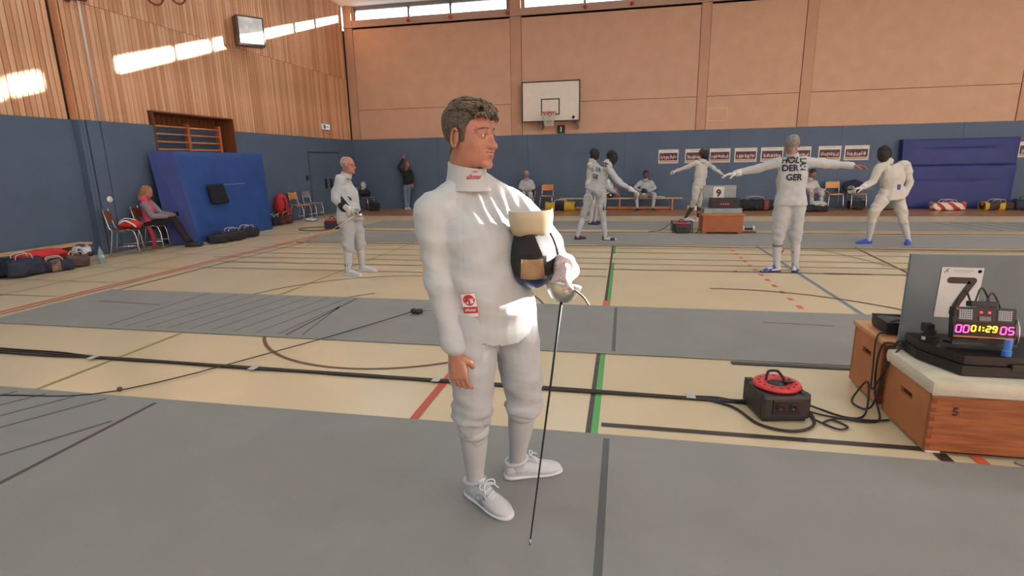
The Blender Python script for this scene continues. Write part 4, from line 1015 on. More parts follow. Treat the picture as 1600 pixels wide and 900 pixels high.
J_woman = dict(hd=(-7.232, 17.75, 1.533), nk=(-7.267, 17.75, 1.364), shR=(-7.435, 17.75, 1.281), shL=(-7.11, 17.75, 1.276), elR=(-7.533, 17.73, 1.411), wrR=(-7.359, 17.75, 1.705), haR=(-7.303, 17.75, 1.852), elL=(-7.056, 17.75, 1.041), wrL=(-7.07, 17.7, 0.871), haL=(-7.056, 17.65, 0.788), hpR=(-7.321, 17.75, 0.894), hpL=(-7.181, 17.75, 0.892), knR=(-7.358, 17.72, 0.506), knL=(-7.23, 17.75, 0.503), anR=(-7.373, 17.75, 0.111), anL=(-7.3, 17.8, 0.106), toR=(-7.211, 17.45, 0.004), toL=(-7.111, 17.55, 0.017))
M_hgrey = mat('hair_grey', (168,160,150), .7, var=.15, vscale=90, bump=.3, bscale=200)
M_hwhite = mat('hair_silver', (156,150,144), .7, rgb2=(104,97,92), vscale=40, bump=.3, bscale=200)
M_hdark = mat('hair_dark', (44,36,34), .6, var=.2, vscale=60)
M_hred = mat('hair_auburn', (98,54,40), .55, var=.2, vscale=50)
M_hblond = mat('hair_blond_brown', (150,112,76), .55, var=.25, vscale=50)
M_bshoe = mat('shoe_blue', (44,68,168), .55, var=.1, vscale=20); M_kshoe = mat('shoe_maroon', (88,50,50), .6); M_nshoe = mat('shoe_navy', (44,56,92), .6); M_dshoe = mat('shoe_black', (34,34,38), .6)
M_ink = mat('letter_ink', (34,36,46), .8)
FW = dict(top=M_fw, legs=M_fw2, sock=M_sock, shoe=M_shoe, wr=.017, loose=1.05)
def F(**k): d = dict(FW); d.update(k); return d

# 1 -- standing profile on the left, mask tucked under the arm
J = ground(J_left_man); J['face'] = (1, -.12, -.02); J['paR'] = (.3, .9, .2); J['paL'] = (0, -1, 0)
r_, HM_, top_, body_ = person('person', 'balding older fencer in white standing in profile, nearest the blue mat', J, F(hair=M_hgrey, hairp=dict(thick=.008, side=.008, bald=1.0, rough=.002), gloveR=M_glove, skin=M_skin, build=1.14, head=.98, loose=1.12), .014, (64, 48))
gl = MB()
for sx in (-1, 1): gl.tube([HM_ @ Vector((sx*(.031+.020*math.cos(t)), .096-.006*(1+math.cos(t))*.5, -.002+.014*math.sin(t))) for t in np.linspace(0, 2*math.pi, 15)], .0016, 5); gl.tube([HM_ @ Vector((sx*.050, .088, .002)), HM_ @ Vector((sx*.074, .0, .004))], .0016, 5)
gl.build('glasses', M_black, r_)
for dx in (0, .03): MB().box(J['anR']+Vector((.0+dx-.01, -.045, .075)), (.014, .006, .05), Matrix.Rotation(.4, 3, 'Y')).build('sock_mark', M_black, r_)
mk1 = empty('fencing_mask', (-3.66, 6.72, 1.05), 'black mesh mask held at the waist by the balding fencer', 'mask')
fencing_mask(head_matrix((-3.70, 6.80, 1.00), (-.75, -.35, -.5), (-.6, .1, .8), .86), mk1, M_fcream)
epee((-3.50, 6.70, .86), (-4.03, 6.56, .54), 'epee', 'epee held low by the balding fencer, point trailing behind him', 'epees in use', blade=.78, m_blade=mat('blade_bright', (196,190,176), .35, metal=.6))

# 2 -- back turned, arms wide
J = ground(J_hollander); J['face'] = (.05, 1, -.04); J['paL'] = (0, -.2, -1); J['paR'] = (0, -.2, -1); J['cuL'] = .25; J['cuR'] = .3; J['tsR'] = -1
r_, HM_, top_, body_ = person('person', 'grey-haired fencer seen from behind with both arms stretched wide', J, F(hair=M_hwhite, hairp=dict(thick=.012, side=.008, rough=.002), gloveL=M_glove, skin=M_skin_t, build=1.06, loose=1.06, shoe=mat('shoe_white_blue', (196,200,214), .6, rgb2=(48,66,140), vscale=9, thr=(.46, .5)), sole=mat('sole_navy', (50,58,112), .6), hem=-.16), .014, (64, 48))
for body, c, sz in (('HOL', (2.085, 7.62, 1.470), .088), ('DER', (2.088, 7.62, 1.372), .088), ('GER', (2.136, 7.62, 1.255), .088)):
    decal(top_, body, sz*1.25, c, (1, 0, 0), (0, 0, 1), M_ink, top_, 'lettering', off=.005, bold=.004, sx=.92)
decal(top_, 'LAN', .105, (2.236, 7.62, 1.415), (0, 0, -1), (1, 0, 0), M_ink, top_, 'lettering', off=.005, bold=.004, sx=.78)
MB().lathe([(.064, -.022), (.066, 0), (.062, .022)], 18, J['knL']*.66+J['anL']*.34+Vector((0, 0, 0)), (0, 0, 1)).build('sock_band', mat('band_grey', (116,118,126), .8), r_, smooth=True)
for s_, xo in (('L', .055), ('R', -.035), ('R', -.010)): MB().box(J['kn'+s_]*.42+J['an'+s_]*.58+Vector((xo, -.045, .02)), (.012, .01, .05), Matrix.Rotation(.3, 3, 'Y')).build('sock_mark', mat('mark_red', (150,56,50), .7), r_)

# 3 -- masked fencer in front of the wall mat, looking down
J = ground(J_right_man); J['face'] = (-.55, -.70, -.42); J['paL'] = (-.6, .5, 0); J['tsL'] = -1; J['cuL'] = .45; J['paR'] = (0, 0, -1)
r_, HM_, top_, body_ = person('person', 'masked fencer with blue shoes looking down, before the large wall mat', J, F(mask=1, gloveR=M_glove, shoe=M_bshoe, sole=M_bshoe, build=1.10, loose=1.1, top=M_fcream, legs=M_fcream), .014, (40, 30))
bdg = MB().add([(4.50, 10.2, .94), (4.56, 10.2, .94), (4.56, 10.2, 1.03), (4.50, 10.2, 1.03)], [(0, 1, 2, 3)]); cast(bdg, top_, Vector((0, -1, 0)), mat('badge_blue', (70,72,130), .7), top_, 'badge', .008)
epee((3.80, 10.22, .96), (4.9, 10.75, .98), 'epee', 'epee in the hand of the masked fencer with blue shoes', 'epees in use', blade=.86)

# 4 -- masked fencer leaning to the right, back towards us
J = ground(J_fencer6); J['face'] = (.80, .35, -.38); J['paR'] = (0, 0, -1)
r_, HM_, top_, body_ = person('person', 'masked fencer leaning forward to the right, lettering across his back', J, F(mask=1, gloveR=M_glove, shoeL=M_kshoe, shoe=mat('shoe_white_black', (206,206,206), .6, rgb2=(40,40,44), vscale=10, thr=(.42, .46)), sole=M_dshoe, hem=-.10), .014, (40, 30))
for body, c in (('SS', (-.355, 10.35, 1.435)), ('ER', (-.475, 10.35, 1.345)), ('GE', (-.535, 10.35, 1.225))):
    decal(top_, body, .10, c, (.9, .0, -.28), (.28, 0, .9), M_ink, top_, 'lettering', off=.005, bold=.0025)
lt = MB(); lt.tube([(-.70, 10.44, 1.02), (-.60, 10.37, 1.00), (-.45, 10.35, .965), (-.30, 10.40, .95)], .014, 6, sm=4, flat=.5); lt.tube([(-.62, 10.38, 1.0), (-.60, 10.36, .86), (-.52, 10.37, .70)], [.022, .024, .018], 6, sm=4, flat=.4)
lt.build('strap', M_fw, r_, smooth=True)
MB().tube([(-.58, 10.41, .78), (-.47, 10.38, .80), (-.37, 10.40, .90)], .006, 6, sm=4).build('body_wire', M_steel, r_, smooth=True)
for dx in (0, .05): MB().prism([(-.014, -.10), (.014, -.10), (.002, .06)], .006, basis((-.36+dx, 10.405, .70), (1, 0, 0), (0, 0, 1))).build('trouser_mark', M_ink, r_)

# 5 -- fencer half hidden behind him
J = ground(J_fencer7); J['face'] = (.93, -.12, -.2); J['paR'] = (0, 1, 0); J['cuR'] = .3
person('person', 'masked fencer half hidden behind the leaning fencer, bare hand lowered', J, F(mask=1, skin=M_skin_t, top=M_fcream, legs=M_fcream, shoe=M_nshoe, sole=M_nshoe, gloveL=M_glove), .016)
# 6 -- young fencer behind the second scoring table
J = ground(J_fencer9); J['face'] = (.95, -.2, -.02); J['paR'] = (0, 0, -1); J['paL'] = (0, 0, -1)
person('person', 'masked fencer with arms spread standing behind the small scoring box', J, F(mask=1, hair=M_hred, hairp=dict(thick=.01, side=.006), skin=M_skin_t, top=M_fcream, legs=M_fcream, gloveR=M_glove, gloveL=M_glove, sock=mat('sock_dark', (74,58,60), .9), shoe=M_shoe, loose=1.1, build=.96), .016)
# 7-9 -- seated fencers along the wall
J = ground(J_seat5); J['face'] = (.05, -1, -.12); J['cuR'] = J['cuL'] = .5
person('person', 'seated fencer in white with grey hair on the chair furthest left by the back wall', J, F(hair=M_hgrey, hairp=dict(thick=.012, side=.006), skin=M_skin_t, brow=M_hgrey, build=.98), .018, loc=(-3.03, 17.3, 0))
J = ground(J_seat8); J['face'] = (.12, -1, -.10)
person('person', 'dark-haired seated fencer in white on the long bench, mask in his lap', J, F(hair=M_hdark, hairp=dict(thick=.016, side=.010), skin=M_skin_d, brow=M_hdark, shoe=M_nshoe, sole=M_nshoe), .018, loc=(.65, 17.3, 0))
mk8 = empty('fencing_mask', (.61, 16.98, .56), 'black and white mask in the lap of the bench sitter', 'mask')
fencing_mask(head_matrix((.60, 16.98, .60), (-.2, -.85, .5), (0, .5, .85), .72), mk8, M_fw)
J = ground(J_seat12); J['face'] = (.45, -.8, -.38); J['cuL'] = .3
person('person', 'seated fencer bending forward, partly behind the man with outstretched arms', J, F(hair=M_hdark, hairp=dict(thick=.014, side=.010), skin=M_skin_t, brow=M_hdark, top=mat('jacket_grey', (190,186,182), .85, bump=.1, bscale=150), shoe=M_shoe), .018, loc=(5.3, 17.2, 0))
# 10 -- woman by the back wall, arm raised
def long_hair(HM, m, root, L=.20):
    hb = MB(); rings = []
    for z, rx, ry, yo in ((.11, .04, .05, -.02), (.085, .078, .092, -.02), (.03, .092, .098, -.03), (-.04, .095, .085, -.045), (-.10, .092, .065, -.06), (-.10-L*.5, .095, .050, -.065), (-.10-L, .075, .035, -.06)):
        rings.append([HM @ Vector((rx*math.cos(t), yo+ry*min(math.sin(t), .45 if z < .07 else 1), z)) for t in np.linspace(0, 2*math.pi, 25)[:-1]])
    hb.loft(rings); me = remesh(hb, .010, 3); wrinkle(me, .006, 70, 4, axis=(1, .3, 0)); wlink('hair', finish(me, m), root)
J = ground(J_woman); J['face'] = (.88, -.42, 0); J['cuR'] = .15; J['paR'] = (.4, -.9, 0)
r_, HM_, t_, b_ = person('person', 'woman in black top and blue jeans standing by the back wall, hand raised', J, dict(top=mat('hoodie_black', (30,30,36), .9, bump=.15, bscale=60), legs=mat('jeans_blue', (110,124,150), .85, var=.12, vscale=10), leglen=.93, shoe=M_shoe, topname='hoodie', legname='jeans', hem=-.12, loose=1.12, collar=False, build=.86, brow=M_hred, skin=M_skin_t, head=.96), .016, (48, 36))
long_hair(HM_, M_hred, r_)
# 11 -- woman in pink reading her phone on a chair by the left wall
J = ground(dict(hd=(-8.92, 8.88, 1.09), nk=(-8.96, 8.84, .95), shR=(-8.86, 8.70, .875), shL=(-9.02, 8.98, .88), elR=(-8.78, 8.76, .64), wrR=(-8.58, 8.92, .62), haR=(-8.50, 8.97, .62), elL=(-8.86, 9.06, .66), wrL=(-8.62, 9.08, .63), haL=(-8.53, 9.05, .63),
    hpR=(-8.90, 8.78, .47), hpL=(-9.00, 8.94, .47), knR=(-8.56, 8.98, .55), knL=(-8.66, 9.13, .55), anR=(-8.36, 9.08, .1), anL=(-8.42, 9.22, .1), toR=(-8.12, 9.18, 0), toL=(-8.16, 9.34, 0)))
J['face'] = (.80, .30, -.45); J['paR'] = (0, 0, 1); J['paL'] = (0, 0, 1); J['cuR'] = .5; J['cuL'] = .5
r_, HM_, t_, b_ = person('person', 'blonde woman in pink vest looking at her phone on a chair beside the blue mat', J, dict(top=mat('vest_pink', (206,78,108), .75, var=.08, vscale=6, bump=.12, bscale=50), legs=mat('trousers_black', (36,30,36), .9), leglen=.95, shoe=M_dshoe, sole=M_dshoe, topname='vest', legname='trousers', hem=-.1, loose=1.0, collar=True, build=.86, brow=M_hblond, head=.96), .014, (56, 42), loc=(-8.9, 8.85, 0))
long_hair(HM_, M_hblond, r_, .12)
slv = MB()
for s_ in 'LR':
    S, E, W = J['sh'+s_], J['el'+s_], J['wr'+s_]; slv2 = MB().tube([S+(S-E).normalized()*.02, S*.5+E*.5, E, E*.5+W*.5, W], [.070, .064, .057, .050, .040], 14, sm=4).build('sleeve', mat('sleeve_grey', (132,126,132), .9), r_, smooth=True)
ph = empty('smartphone', (-8.47, 9.01, .66), 'dark smartphone in the hands of the woman in pink', 'phone')
_R = Matrix.Rotation(math.radians(40), 3, 'Z') @ Matrix.Rotation(math.radians(-35), 3, 'X')
MB().box((-8.465, 9.01, .665), (.075, .15, .010), _R, bev=.004).build('phone_case', M_black, ph); MB().box(Vector((-8.465, 9.01, .665))+_R @ Vector((0, 0, .006)), (.066, .136, .002), _R).build('screen', mat('phone_screen', (190,200,214), .2), ph)
# ================================================================ PISTES, CABLES, FURNITURE
M_piste = mat('piste_grey', (138,138,135), .85, var=.05, vscale=3, bump=.25, bscale=220)
M_pline = mat('piste_line', (92,94,94), .85); M_pbrown = mat('piste_line_brown', (86,76,72), .8)
def piste(x0, x1, y0, y1, label, t=.006):
    p = MB().box(((x0+x1)/2, (y0+y1)/2, t/2+.0035), (x1-x0, y1-y0, t), bev=.002).build('fencing_piste', M_piste)
    return tag(p, label, 'piste', 'grey fencing pistes')
def pl(p, pts, wd, m=M_pline, z=.0105, name='piste_line'):
    P = [Vector((x, y, z)) for x, y in pts]; L, R = [], []
    for i, q in enumerate(P):
        d = (P[min(i+1, len(P)-1)]-P[max(i-1, 0)]).normalized(); n = Vector((-d.y, d.x, 0)); L.append(q+n*wd/2); R.append(q-n*wd/2)
    n = len(P); return MB().add(L+R, [(i, i+1, n+i+1, n+i) for i in range(n-1)]).build(name, m, p)
p1 = piste(-6.4, 8.0, 1.32, 2.81, 'grey fencing piste in the foreground under the large fencer')
pl(p1, [(-.055, 1.34), (-.055, 2.76)], .034); pl(p1, [(-2.97, 1.34), (-2.97, 2.75)], .030, M_pbrown)
for i in range(9):
    yt = 2.75; x0 = -3.11-.25*i
    pl(p1, [(x0, yt), (x0-.36, 2.75-.62)] if i else [(-3.02, 2.48), (-3.30, 1.98)], .026, M_pline, name='hatch_line')
p2 = piste(-6.42, 9.5, 4.14, 5.61, 'grey fencing piste running just behind the large fencer')
pl(p2, [(-.045, 4.19), (-.045, 5.54)], .030); pl(p2, [(-2.98, 4.19), (-2.98, 5.56)], .026, M_pbrown); pl(p2, [(-4.96, 4.22), (-4.96, 5.58)], .024, M_pline)
for i in range(9):
    x0 = -4.75+.24*i; pl(p2, [(x0, 4.22), (min(x0+.22, -3.0), 5.55 if x0+.22 < -3 else 5.2)], .018, M_pline, name='hatch_line')
pl(p2, [(-6.0, 5.05), (-5.1, 5.0)], .03, M_pline)
pl(p2, [(1.3, 5.2), (1.9, 5.16)], .02, M_pbrown)
MB().box((1.38, 4.08, .006), (1.1, .05, .006)).build('piste_edge_tape', mat('tape_dark', (62,60,62), .6), p2)
p3 = piste(-6.5, 12, 10.02, 11.62, 'grey fencing piste under the fencers in the middle distance')
for i in range(8): pl(p3, [(-5.4+.2*i, 10.05), (-5.0+.2*i, 11.3)], .02, M_pline, name='hatch_line')
p4 = piste(-6.5, 12, 12.35, 14.05, 'grey fencing piste furthest back, close to the brown floor border')
for i in range(14): pl(p4, [(6.9+.36*i, 14.0), (7.05+.36*i, 12.45)], .06, M_pline, name='hatch_line')
for i in range(6): pl(p4, [(-5.4+.3*i, 12.4), (-5.0+.3*i, 13.6)], .03, M_pline, name='hatch_line')

M_cable = mat('cable_black', (44,36,36), .5); M_tape = mat('clear_tape', (206,206,206), .3, alpha=.75)
def cable(name, pts, r, label, m=M_cable, sm=6):
    o = MB().tube(pts, r, 7, sm=sm).build(name, m, smooth=True); return tag(o, label, 'cable')
fc = empty('floor_cable', (-2, 3.42, 0), 'long black cable bundle taped across the floor behind the foreground piste', 'cable')
random.seed(3)
for k in range(3):
    pts = []
    for i in range(19):
        x = -6.2+i*.39; y = 3.45-.0045*i+(k-1)*.013+random.uniform(-.006, .006)+(.03*(k-1) if x < -4.3 else 0)
        pts.append((x, y, .010))
    MB().tube(pts, .008, 6, sm=4).build('strand', M_cable, fc, smooth=True)
for x in (-4.2, -3.0+.28, -1.70+.44, .46): MB().box((x, 3.40, .0195), (.055, .09, .004)).build('tape', M_tape, fc)
# loose reel wire with its stop ball, running over to the plug
rw = empty('reel_wire', (-3.39, 2.88, 0), 'thin reel wire lying diagonally on the floor with a dark stop ball', 'cable')
MB().tube([(-5.4, 2.50, .014), (-4.16, 2.67, .014), (-3.39, 2.88, .012), (-2.71, 3.87, .02), (-2.35, 4.5, .03), (-2.06, 4.98, .05)], .0045, 6, sm=5).build('wire', M_cable, rw, smooth=True)
MB().ell((-3.39, 2.88, .020), (.017, .017, .017), 14, 10).build('stop_ball', mat('ball_brown', (66,44,40), .4), rw, smooth=True)
pg = MB().box((-2.02, 5.03, .04), (.075, .05, .045), Matrix.Rotation(.6, 3, 'Z'), bev=.010).ell((-2.06, 4.99, .05), (.03, .03, .03), 12, 8).build('plug', M_black, rw, smooth=True, angle=40)
MB().tube([(-1.98, 5.05, .04), (-1.90, 5.08, .05), (-1.86, 5.12, .02)], .007, 6, sm=4).build('plug_clip', M_steel, pg, smooth=True)
for yy, lab in ((11.78, 'brown cable crossing the floor between the two far pistes'), (9.83, 'thin dark cable along the near edge of the third piste')):
    cable('floor_cable', [(-6.5+i*.95, yy+.03*math.sin(i*1.9), .007) for i in range(20)], .007, lab, mat('cable_brown', (110,82,62), .6), 4)

# ---- cable reel at the right, red drum in a black square housing
def cable_reel(c, rz, label, s=1.0, group=None):
    e = empty('cable_reel', c, label, 'cable reel', group); R = Matrix.Rotation(rz, 3, 'Z'); T = Matrix.Translation(Vector(c)) @ R.to_4x4() @ Matrix.Scale(s, 4)
    W = lambda v: T @ Vector(v)
    def bx(c_, sz, nm, m, bev=.0): return MB().box(W(c_), tuple(q*s for q in sz), R, bev=bev*s).build(nm, m, e)
    bx((0, 0, .085), (.27, .27, .145), 'base_frame', mat('reel_housing', (44,42,44), .5), .022)
    bx((0, 0, .012), (.24, .24, .024), 'foot_plate', M_black, .006)
    for sx in (-1, 1):
        for sy in (-1, 1): bx((sx*.108, sy*.108, .155), (.045, .045, .012), 'corner_cap', M_black, .005)
    bx((0, -.134, .09), (.15, .012, .085), 'socket_panel', mat('reel_panel', (46,26,28), .4), .004)
    for sx in (-1, 1): MB().lathe([(.022*s, 0), (.022*s, .004*s), (.012*s, .004*s), (.011*s, .001*s)], 16, W((sx*.035, -.141, .09)), R @ Vector((0, -1, 0))).build('socket', M_black, e, smooth=True)
    MB().lathe([(.09*s, -.10*s), (.09*s, .0)], 24, W((0, 0, .165)), (0, 0, 1)).build('cable_winding', M_cable, e, smooth=True)
    MB().lathe([(.05*s, .0), (.125*s, .0), (.128*s, .008*s), (.122*s, .018*s), (.062*s, .018*s), (.055*s, .012*s)], 36, W((0, 0, .165)), (0, 0, 1)).build('drum', mat('drum_red', (206,52,52), .4), e, smooth=True, angle=50)
    for k in range(14):
        a = 2*math.pi*k/14; bx((.097*math.cos(a), .097*math.sin(a), .180), (.012, .012, .010), 'drum_slot', mat('drum_slot_dark', (96,20,24), .6))
    MB().lathe([(.05*s, .0), (.052*s, .012*s), (.03*s, .018*s), (.0, .018*s)], 20, W((0, 0, .165)), (0, 0, 1)).build('hub', M_black, e, smooth=True)
    MB().tube([W(p) for p in ((-.05, .03, .185), (-.03, .05, .225), (.0, .04, .235), (.03, .05, .222), (.05, .02, .19))], .008*s, 7, sm=4).build('handle', M_black, e, smooth=True)
    bx((.055, -.01, .190), (.05, .03, .012), 'crank', M_black, .004)
    return e
cable_reel((.93, 3.27, .004), .18, 'red and black cable reel on the floor beside the wooden vault boxes', 1.05)
random.seed(11)
cable('loose_cable', [(.46, 3.40, .012), (.62, 3.41, .010), (.72, 3.36, .02), (.80, 3.32, .05)], .007, 'short black cable entering the left side of the red reel')
cable('loose_cable', [(.52, 3.39, .010), (.70, 3.28, .010), (.80, 3.07, .012), (.95, 3.01, .012), (1.08, 3.08, .012), (1.13, 3.22, .012), (1.10, 3.40, .02), (1.04, 3.44, .08)], .008, 'black cable looping in front of the red reel')
cable('loose_cable', [(1.08, 3.28, .03), (1.18, 3.26, .01), (1.30, 3.22, .01), (1.42, 3.20, .01), (1.50, 3.26, .012), (1.52, 3.40, .1), (1.515, 3.42, .3), (1.535, 3.40, .425), (1.62, 3.33, .428), (1.70, 3.30, .44)], .006, 'black cable climbing from the floor to the scoring apparatus')
cable('loose_cable', [(1.07, 3.36, .05), (1.2, 3.34, .01), (1.33, 3.24, .01), (1.44, 3.30, .02), (1.49, 3.44, .16), (1.47, 3.52, .06), (1.42, 3.44, .02), (1.48, 3.34, .04), (1.53, 3.36, .25), (1.58, 3.36, .45), (1.66, 3.3, .43)], .006, 'tangled black cable hanging between the two vault boxes')
cable('loose_cable', [(1.08, 3.22, .03), (1.14, 3.16, .012), (1.22, 3.08, .01), (1.28, 3.12, .01), (1.22, 3.19, .012), (1.16, 3.14, .014), (1.26, 3.21, .014), (1.45, 3.22, .012), (1.54, 3.24, .012)], .006, 'black cable lying in a small loop right of the red reel')
cable('loose_cable', [(1.72, 3.54, .452), (1.60, 3.54, .446), (1.53, 3.50, .43), (1.515, 3.46, .24), (1.49, 3.38, .14), (1.535, 3.34, .30), (1.57, 3.30, .425), (1.68, 3.30, .43)], .005, 'thin black cable over the rear vault box corner')

# ---- wooden vault boxes
M_vault = mat('vault_plywood', (172,102,56), .5, rgb2=(122,64,32), vscale=4, thr=(.25, .75), stretch=(1.2, 1.2, 14), bump=.08, bscale=20)
M_vaultm = mat('vault_plywood_side', (176,110,66), .5, var=.15, vscale=5)
M_hide = mat('vault_pad', (204,196,176), .75, var=.12, vscale=6, bump=.2, bscale=60)
def vault(x0, x1, y0, y1, z1, label, padded, taper=.012, mside=None):
    e = empty('vault_box', ((x0+x1)/2, (y0+y1)/2, 0), label, 'vault box'); t = .025; z0 = .022
    MB().box(((x0+x1)/2, y0+t/2, (z0+z1)/2), (x1-x0, t, z1-z0), bev=.003).build('front_board', M_vault, e)
    MB().box(((x0+x1)/2, y1-t/2, (z0+z1)/2), (x1-x0, t, z1-z0), bev=.003).build('rear_board', M_vault, e)
    hz = z0+(z1-z0)*.70; yc = (y0+y1)/2
    for xx in (x0+t/2, x1-t/2):
        sb = MB(); a, b = y0+t, y1-t
        sb.box((xx, yc, (z0+hz-.018)/2), (t, b-a, hz-.018-z0)).box((xx, yc, (hz+.018+z1)/2), (t, b-a, z1-hz-.018)).box((xx, (a+yc-.06)/2, hz), (t, yc-.06-a, .036)).box((xx, (b+yc+.06)/2, hz), (t, b-yc-.06, .036))
        s_ = sb.build('side_board', M_vaultm, e)
        MB().box((xx+(.008 if xx < (x0+x1)/2 else -.008), yc, hz), (.006, .12, .036)).build('hand_hole', M_dark, s_)
    for xx in (x0+.012, x1-.012):
        for k in range(6): MB().box((xx, y0-.0006, z0+.03+(z1-z0-.06)*k/5), (.022, .003, .024)).build('finger_joint', mat('joint_dark', (128,70,38), .6), e)
    for xx in (x0+.05, x1-.05):
        for yy in (y0+.05, y1-.05): MB().box((xx, yy, .012), (.07, .07, .024), bev=.006).build('foot', M_white, e)
    if padded:
        MB().box(((x0+x1)/2, (y0+y1)/2, z1+.040), (x1-x0+.03, y1-y0+.03, .08), bev=.03).build('padded_top', M_hide, e, smooth=True, angle=40)
        MB().tube([(x0-.008, y0-.008, z1+.008), (x1+.008, y0-.008, z1+.008)], .006, 6).build('pad_piping', M_hide, e, smooth=True)
    else:
        MB().box(((x0+x1)/2, (y0+y1)/2, z1+.016), (x1-x0+.03, y1-y0+.03, .032), bev=.012).build('lid', mat('vault_lid', (196,140,92), .5, var=.12, vscale=5), e)
    return e
va = vault(1.55, 2.75, 2.885, 3.37, .325, 'front wooden vault box with dirty white padded top', True)
decal_m = mat('stamp_dark', (84,44,26), .8); MB_ = MB(); text_mb(MB_, '5', .06, basis((1.66, 2.8835, .245), (1, 0, 0), (0, 0, 1)), .003); MB_.build('stamped_number', decal_m, va)
vault(1.55, 2.75, 3.44, 3.86, .400, 'rear wooden vault box behind the grey divider board', False)
# divider board with the station number
bd = empty('divider_board', (2.2, 3.405, 0), 'grey divider board standing between the vault boxes, station number on it', 'board')
MB().box((2.25, 3.405, .48), (1.30, .022, .955), bev=.003).build('panel', mat('divider_grey', (108,117,121), .7, var=.06, vscale=8, bump=.1, bscale=120), bd)
sheet = empty('number_sheet', (1.86, 3.39, .65), 'white paper sheet with a thick black 7', 'sign')
MS = basis((1.862, 3.3915, .742), (1, 0, -.015), (0, 0, 1))
MB().box(MS @ Vector((0, 0, 0)), (.205, .0015, .29), MS.to_3x3() @ Matrix.Rotation(math.radians(-90), 3, 'X')).build('paper', mat('paper_white', (206,206,204), .8), sheet)
pb = MB()
def pstroke(mb, pts, wd, M, z=.0025):
    P = [Vector((a, b, z)) for a, b in pts]
    for i in range(len(P)-1):
        d = (P[i+1]-P[i]).normalized(); n = Vector((-d.y, d.x, 0))*wd/2
        mb.add([M @ (P[i]-n), M @ (P[i]+n), M @ (P[i+1]+n), M @ (P[i+1]-n)], [(0, 1, 2, 3)])
    for p in P:
        c = [M @ (p+Vector((math.cos(t)*wd/2, math.sin(t)*wd/2, .0001))) for t in np.linspace(0, 2*math.pi, 15)[:-1]]; mb.add(c, [tuple(range(14))])
pstroke(pb, [(-.050, .072), (.060, .072), (.035, .02), (.0, -.06), (-.015, -.112)], .036, MS)
pb.build('numeral', M_black, sheet)
tx = MB(); [pstroke(tx, [(-.045+.0085*i, .128), (-.040+.0085*i, .128)], .0022, MS) for i in range(12)]; [pstroke(tx, [(-.028+.0085*i, .119), (-.023+.0085*i, .119)], .0018, MS) for i in range(8)]; tx.build('small_print', M_black, sheet)
lg = MB(); pstroke(lg, [(-.088, .115), (-.078, .13), (-.070, .136)], .005, MS); pstroke(lg, [(-.078, .13), (-.072, .118)], .004, MS); pstroke(lg, [(.082, .125), (.084, .126)], .018, MS); lg.build('emblem', mat('emblem_olive', (84,84,60), .7), sheet)
# black case lying on the padded top, the scoring apparatus on it
ZT = .412
cs = empty('equipment_case', (1.95, 3.15, ZT), 'flat black equipment case lying on the padded vault box', 'case')
MB().prism([(1.60, 3.20), (1.70, 2.96), (2.60, 2.96), (2.60, 3.36), (1.60, 3.36)], .05, Matrix.Translation((0, 0, ZT))).build('case_lower', M_black, cs)
MB().prism([(1.61, 3.20), (1.71, 2.975), (2.59, 2.975), (2.59, 3.35), (1.61, 3.35)], .045, Matrix.Translation((0, 0, ZT+.053))).build('case_lid', mat('case_black_gloss', (30,28,32), .35), cs)
MB().box((1.98, 2.966, ZT+.05), (.14, .02, .035), bev=.005).build('latch', M_black, cs)
ap = empty('scoring_apparatus', (1.84, 3.12, ZT+.1), 'fencing scoring apparatus with glowing pink and yellow digits', 'scoreboard')
az = math.radians(-4); RA = Matrix.Rotation(az, 3, 'Z') @ Matrix.Rotation(math.radians(-12), 3, 'X'); CA = Vector((1.835, 3.09, .650))
A_ = lambda v: CA + RA @ Vector(v)
def abox(c, sz, nm, m, par=ap, bev=0): return MB().box(A_(c), sz, RA, bev=bev).build(nm, m, par)
abox((0, .02, 0), (.275, .045, .165), 'housing', M_black, bev=.006); abox((0, -.004, -.028), (.262, .006, .066), 'display_window', mat('display_dark', (38,6,14), .25))
M_pk = mat('led_pink', (255,60,160), .4, emit=5.0); M_ye = mat('led_yellow', (255,214,40), .4, emit=4.0); M_rd = mat('led_red', (255,40,50), .4, emit=5.0)
SEG = {'0': 'abcdef', '1': 'bc', '2': 'abged', '5': 'afgcd', '9': 'abcdfg'}
def digit(ch, x, z, w_, h_, m, wd, nm):
    mb = MB(); sl = .12
    q = {'a': ((-w_, h_), (w_, h_)), 'b': ((w_, h_), (w_, 0)), 'c': ((w_, 0), (w_, -h_)), 'd': ((-w_, -h_), (w_, -h_)), 'e': ((-w_, 0), (-w_, -h_)), 'f': ((-w_, h_), (-w_, 0)), 'g': ((-w_, 0), (w_, 0))}
    for c in SEG[ch]:
        (a, b), (c2, d2) = q[c]; p = Vector((x+a+sl*b, -.009, z+b)); r = Vector((x+c2+sl*d2, -.009, z+d2)); u = (r-p).normalized(); v = Vector((-u.z, 0, u.x))*wd/2; p = p+u*.0015; r = r-u*.0015
        t = Vector((0, .003, 0)); mb.add([A_(p-v), A_(p+v), A_(r+v), A_(r-v), A_(p-v+t), A_(p+v+t), A_(r+v+t), A_(r-v+t)], [(0, 1, 2, 3), (4, 5, 6, 7), (0, 1, 5, 4), (1, 2, 6, 5), (2, 3, 7, 6), (3, 0, 4, 7)])
    return mb.build(nm, m, ap)
for ch, x in (('0', -.113), ('0', -.080)): digit(ch, x, -.030, .011, .018, M_pk, .005, 'score_digit')
for ch, x in (('0', .080), ('5', .113)): digit(ch, x, -.030, .011, .018, M_pk, .005, 'score_digit')
for ch, x in (('0', -.048), ('1', -.030), ('2', .016), ('9', .043)): digit(ch, x, -.026, .0085, .014, M_ye, .0055, 'timer_digit')
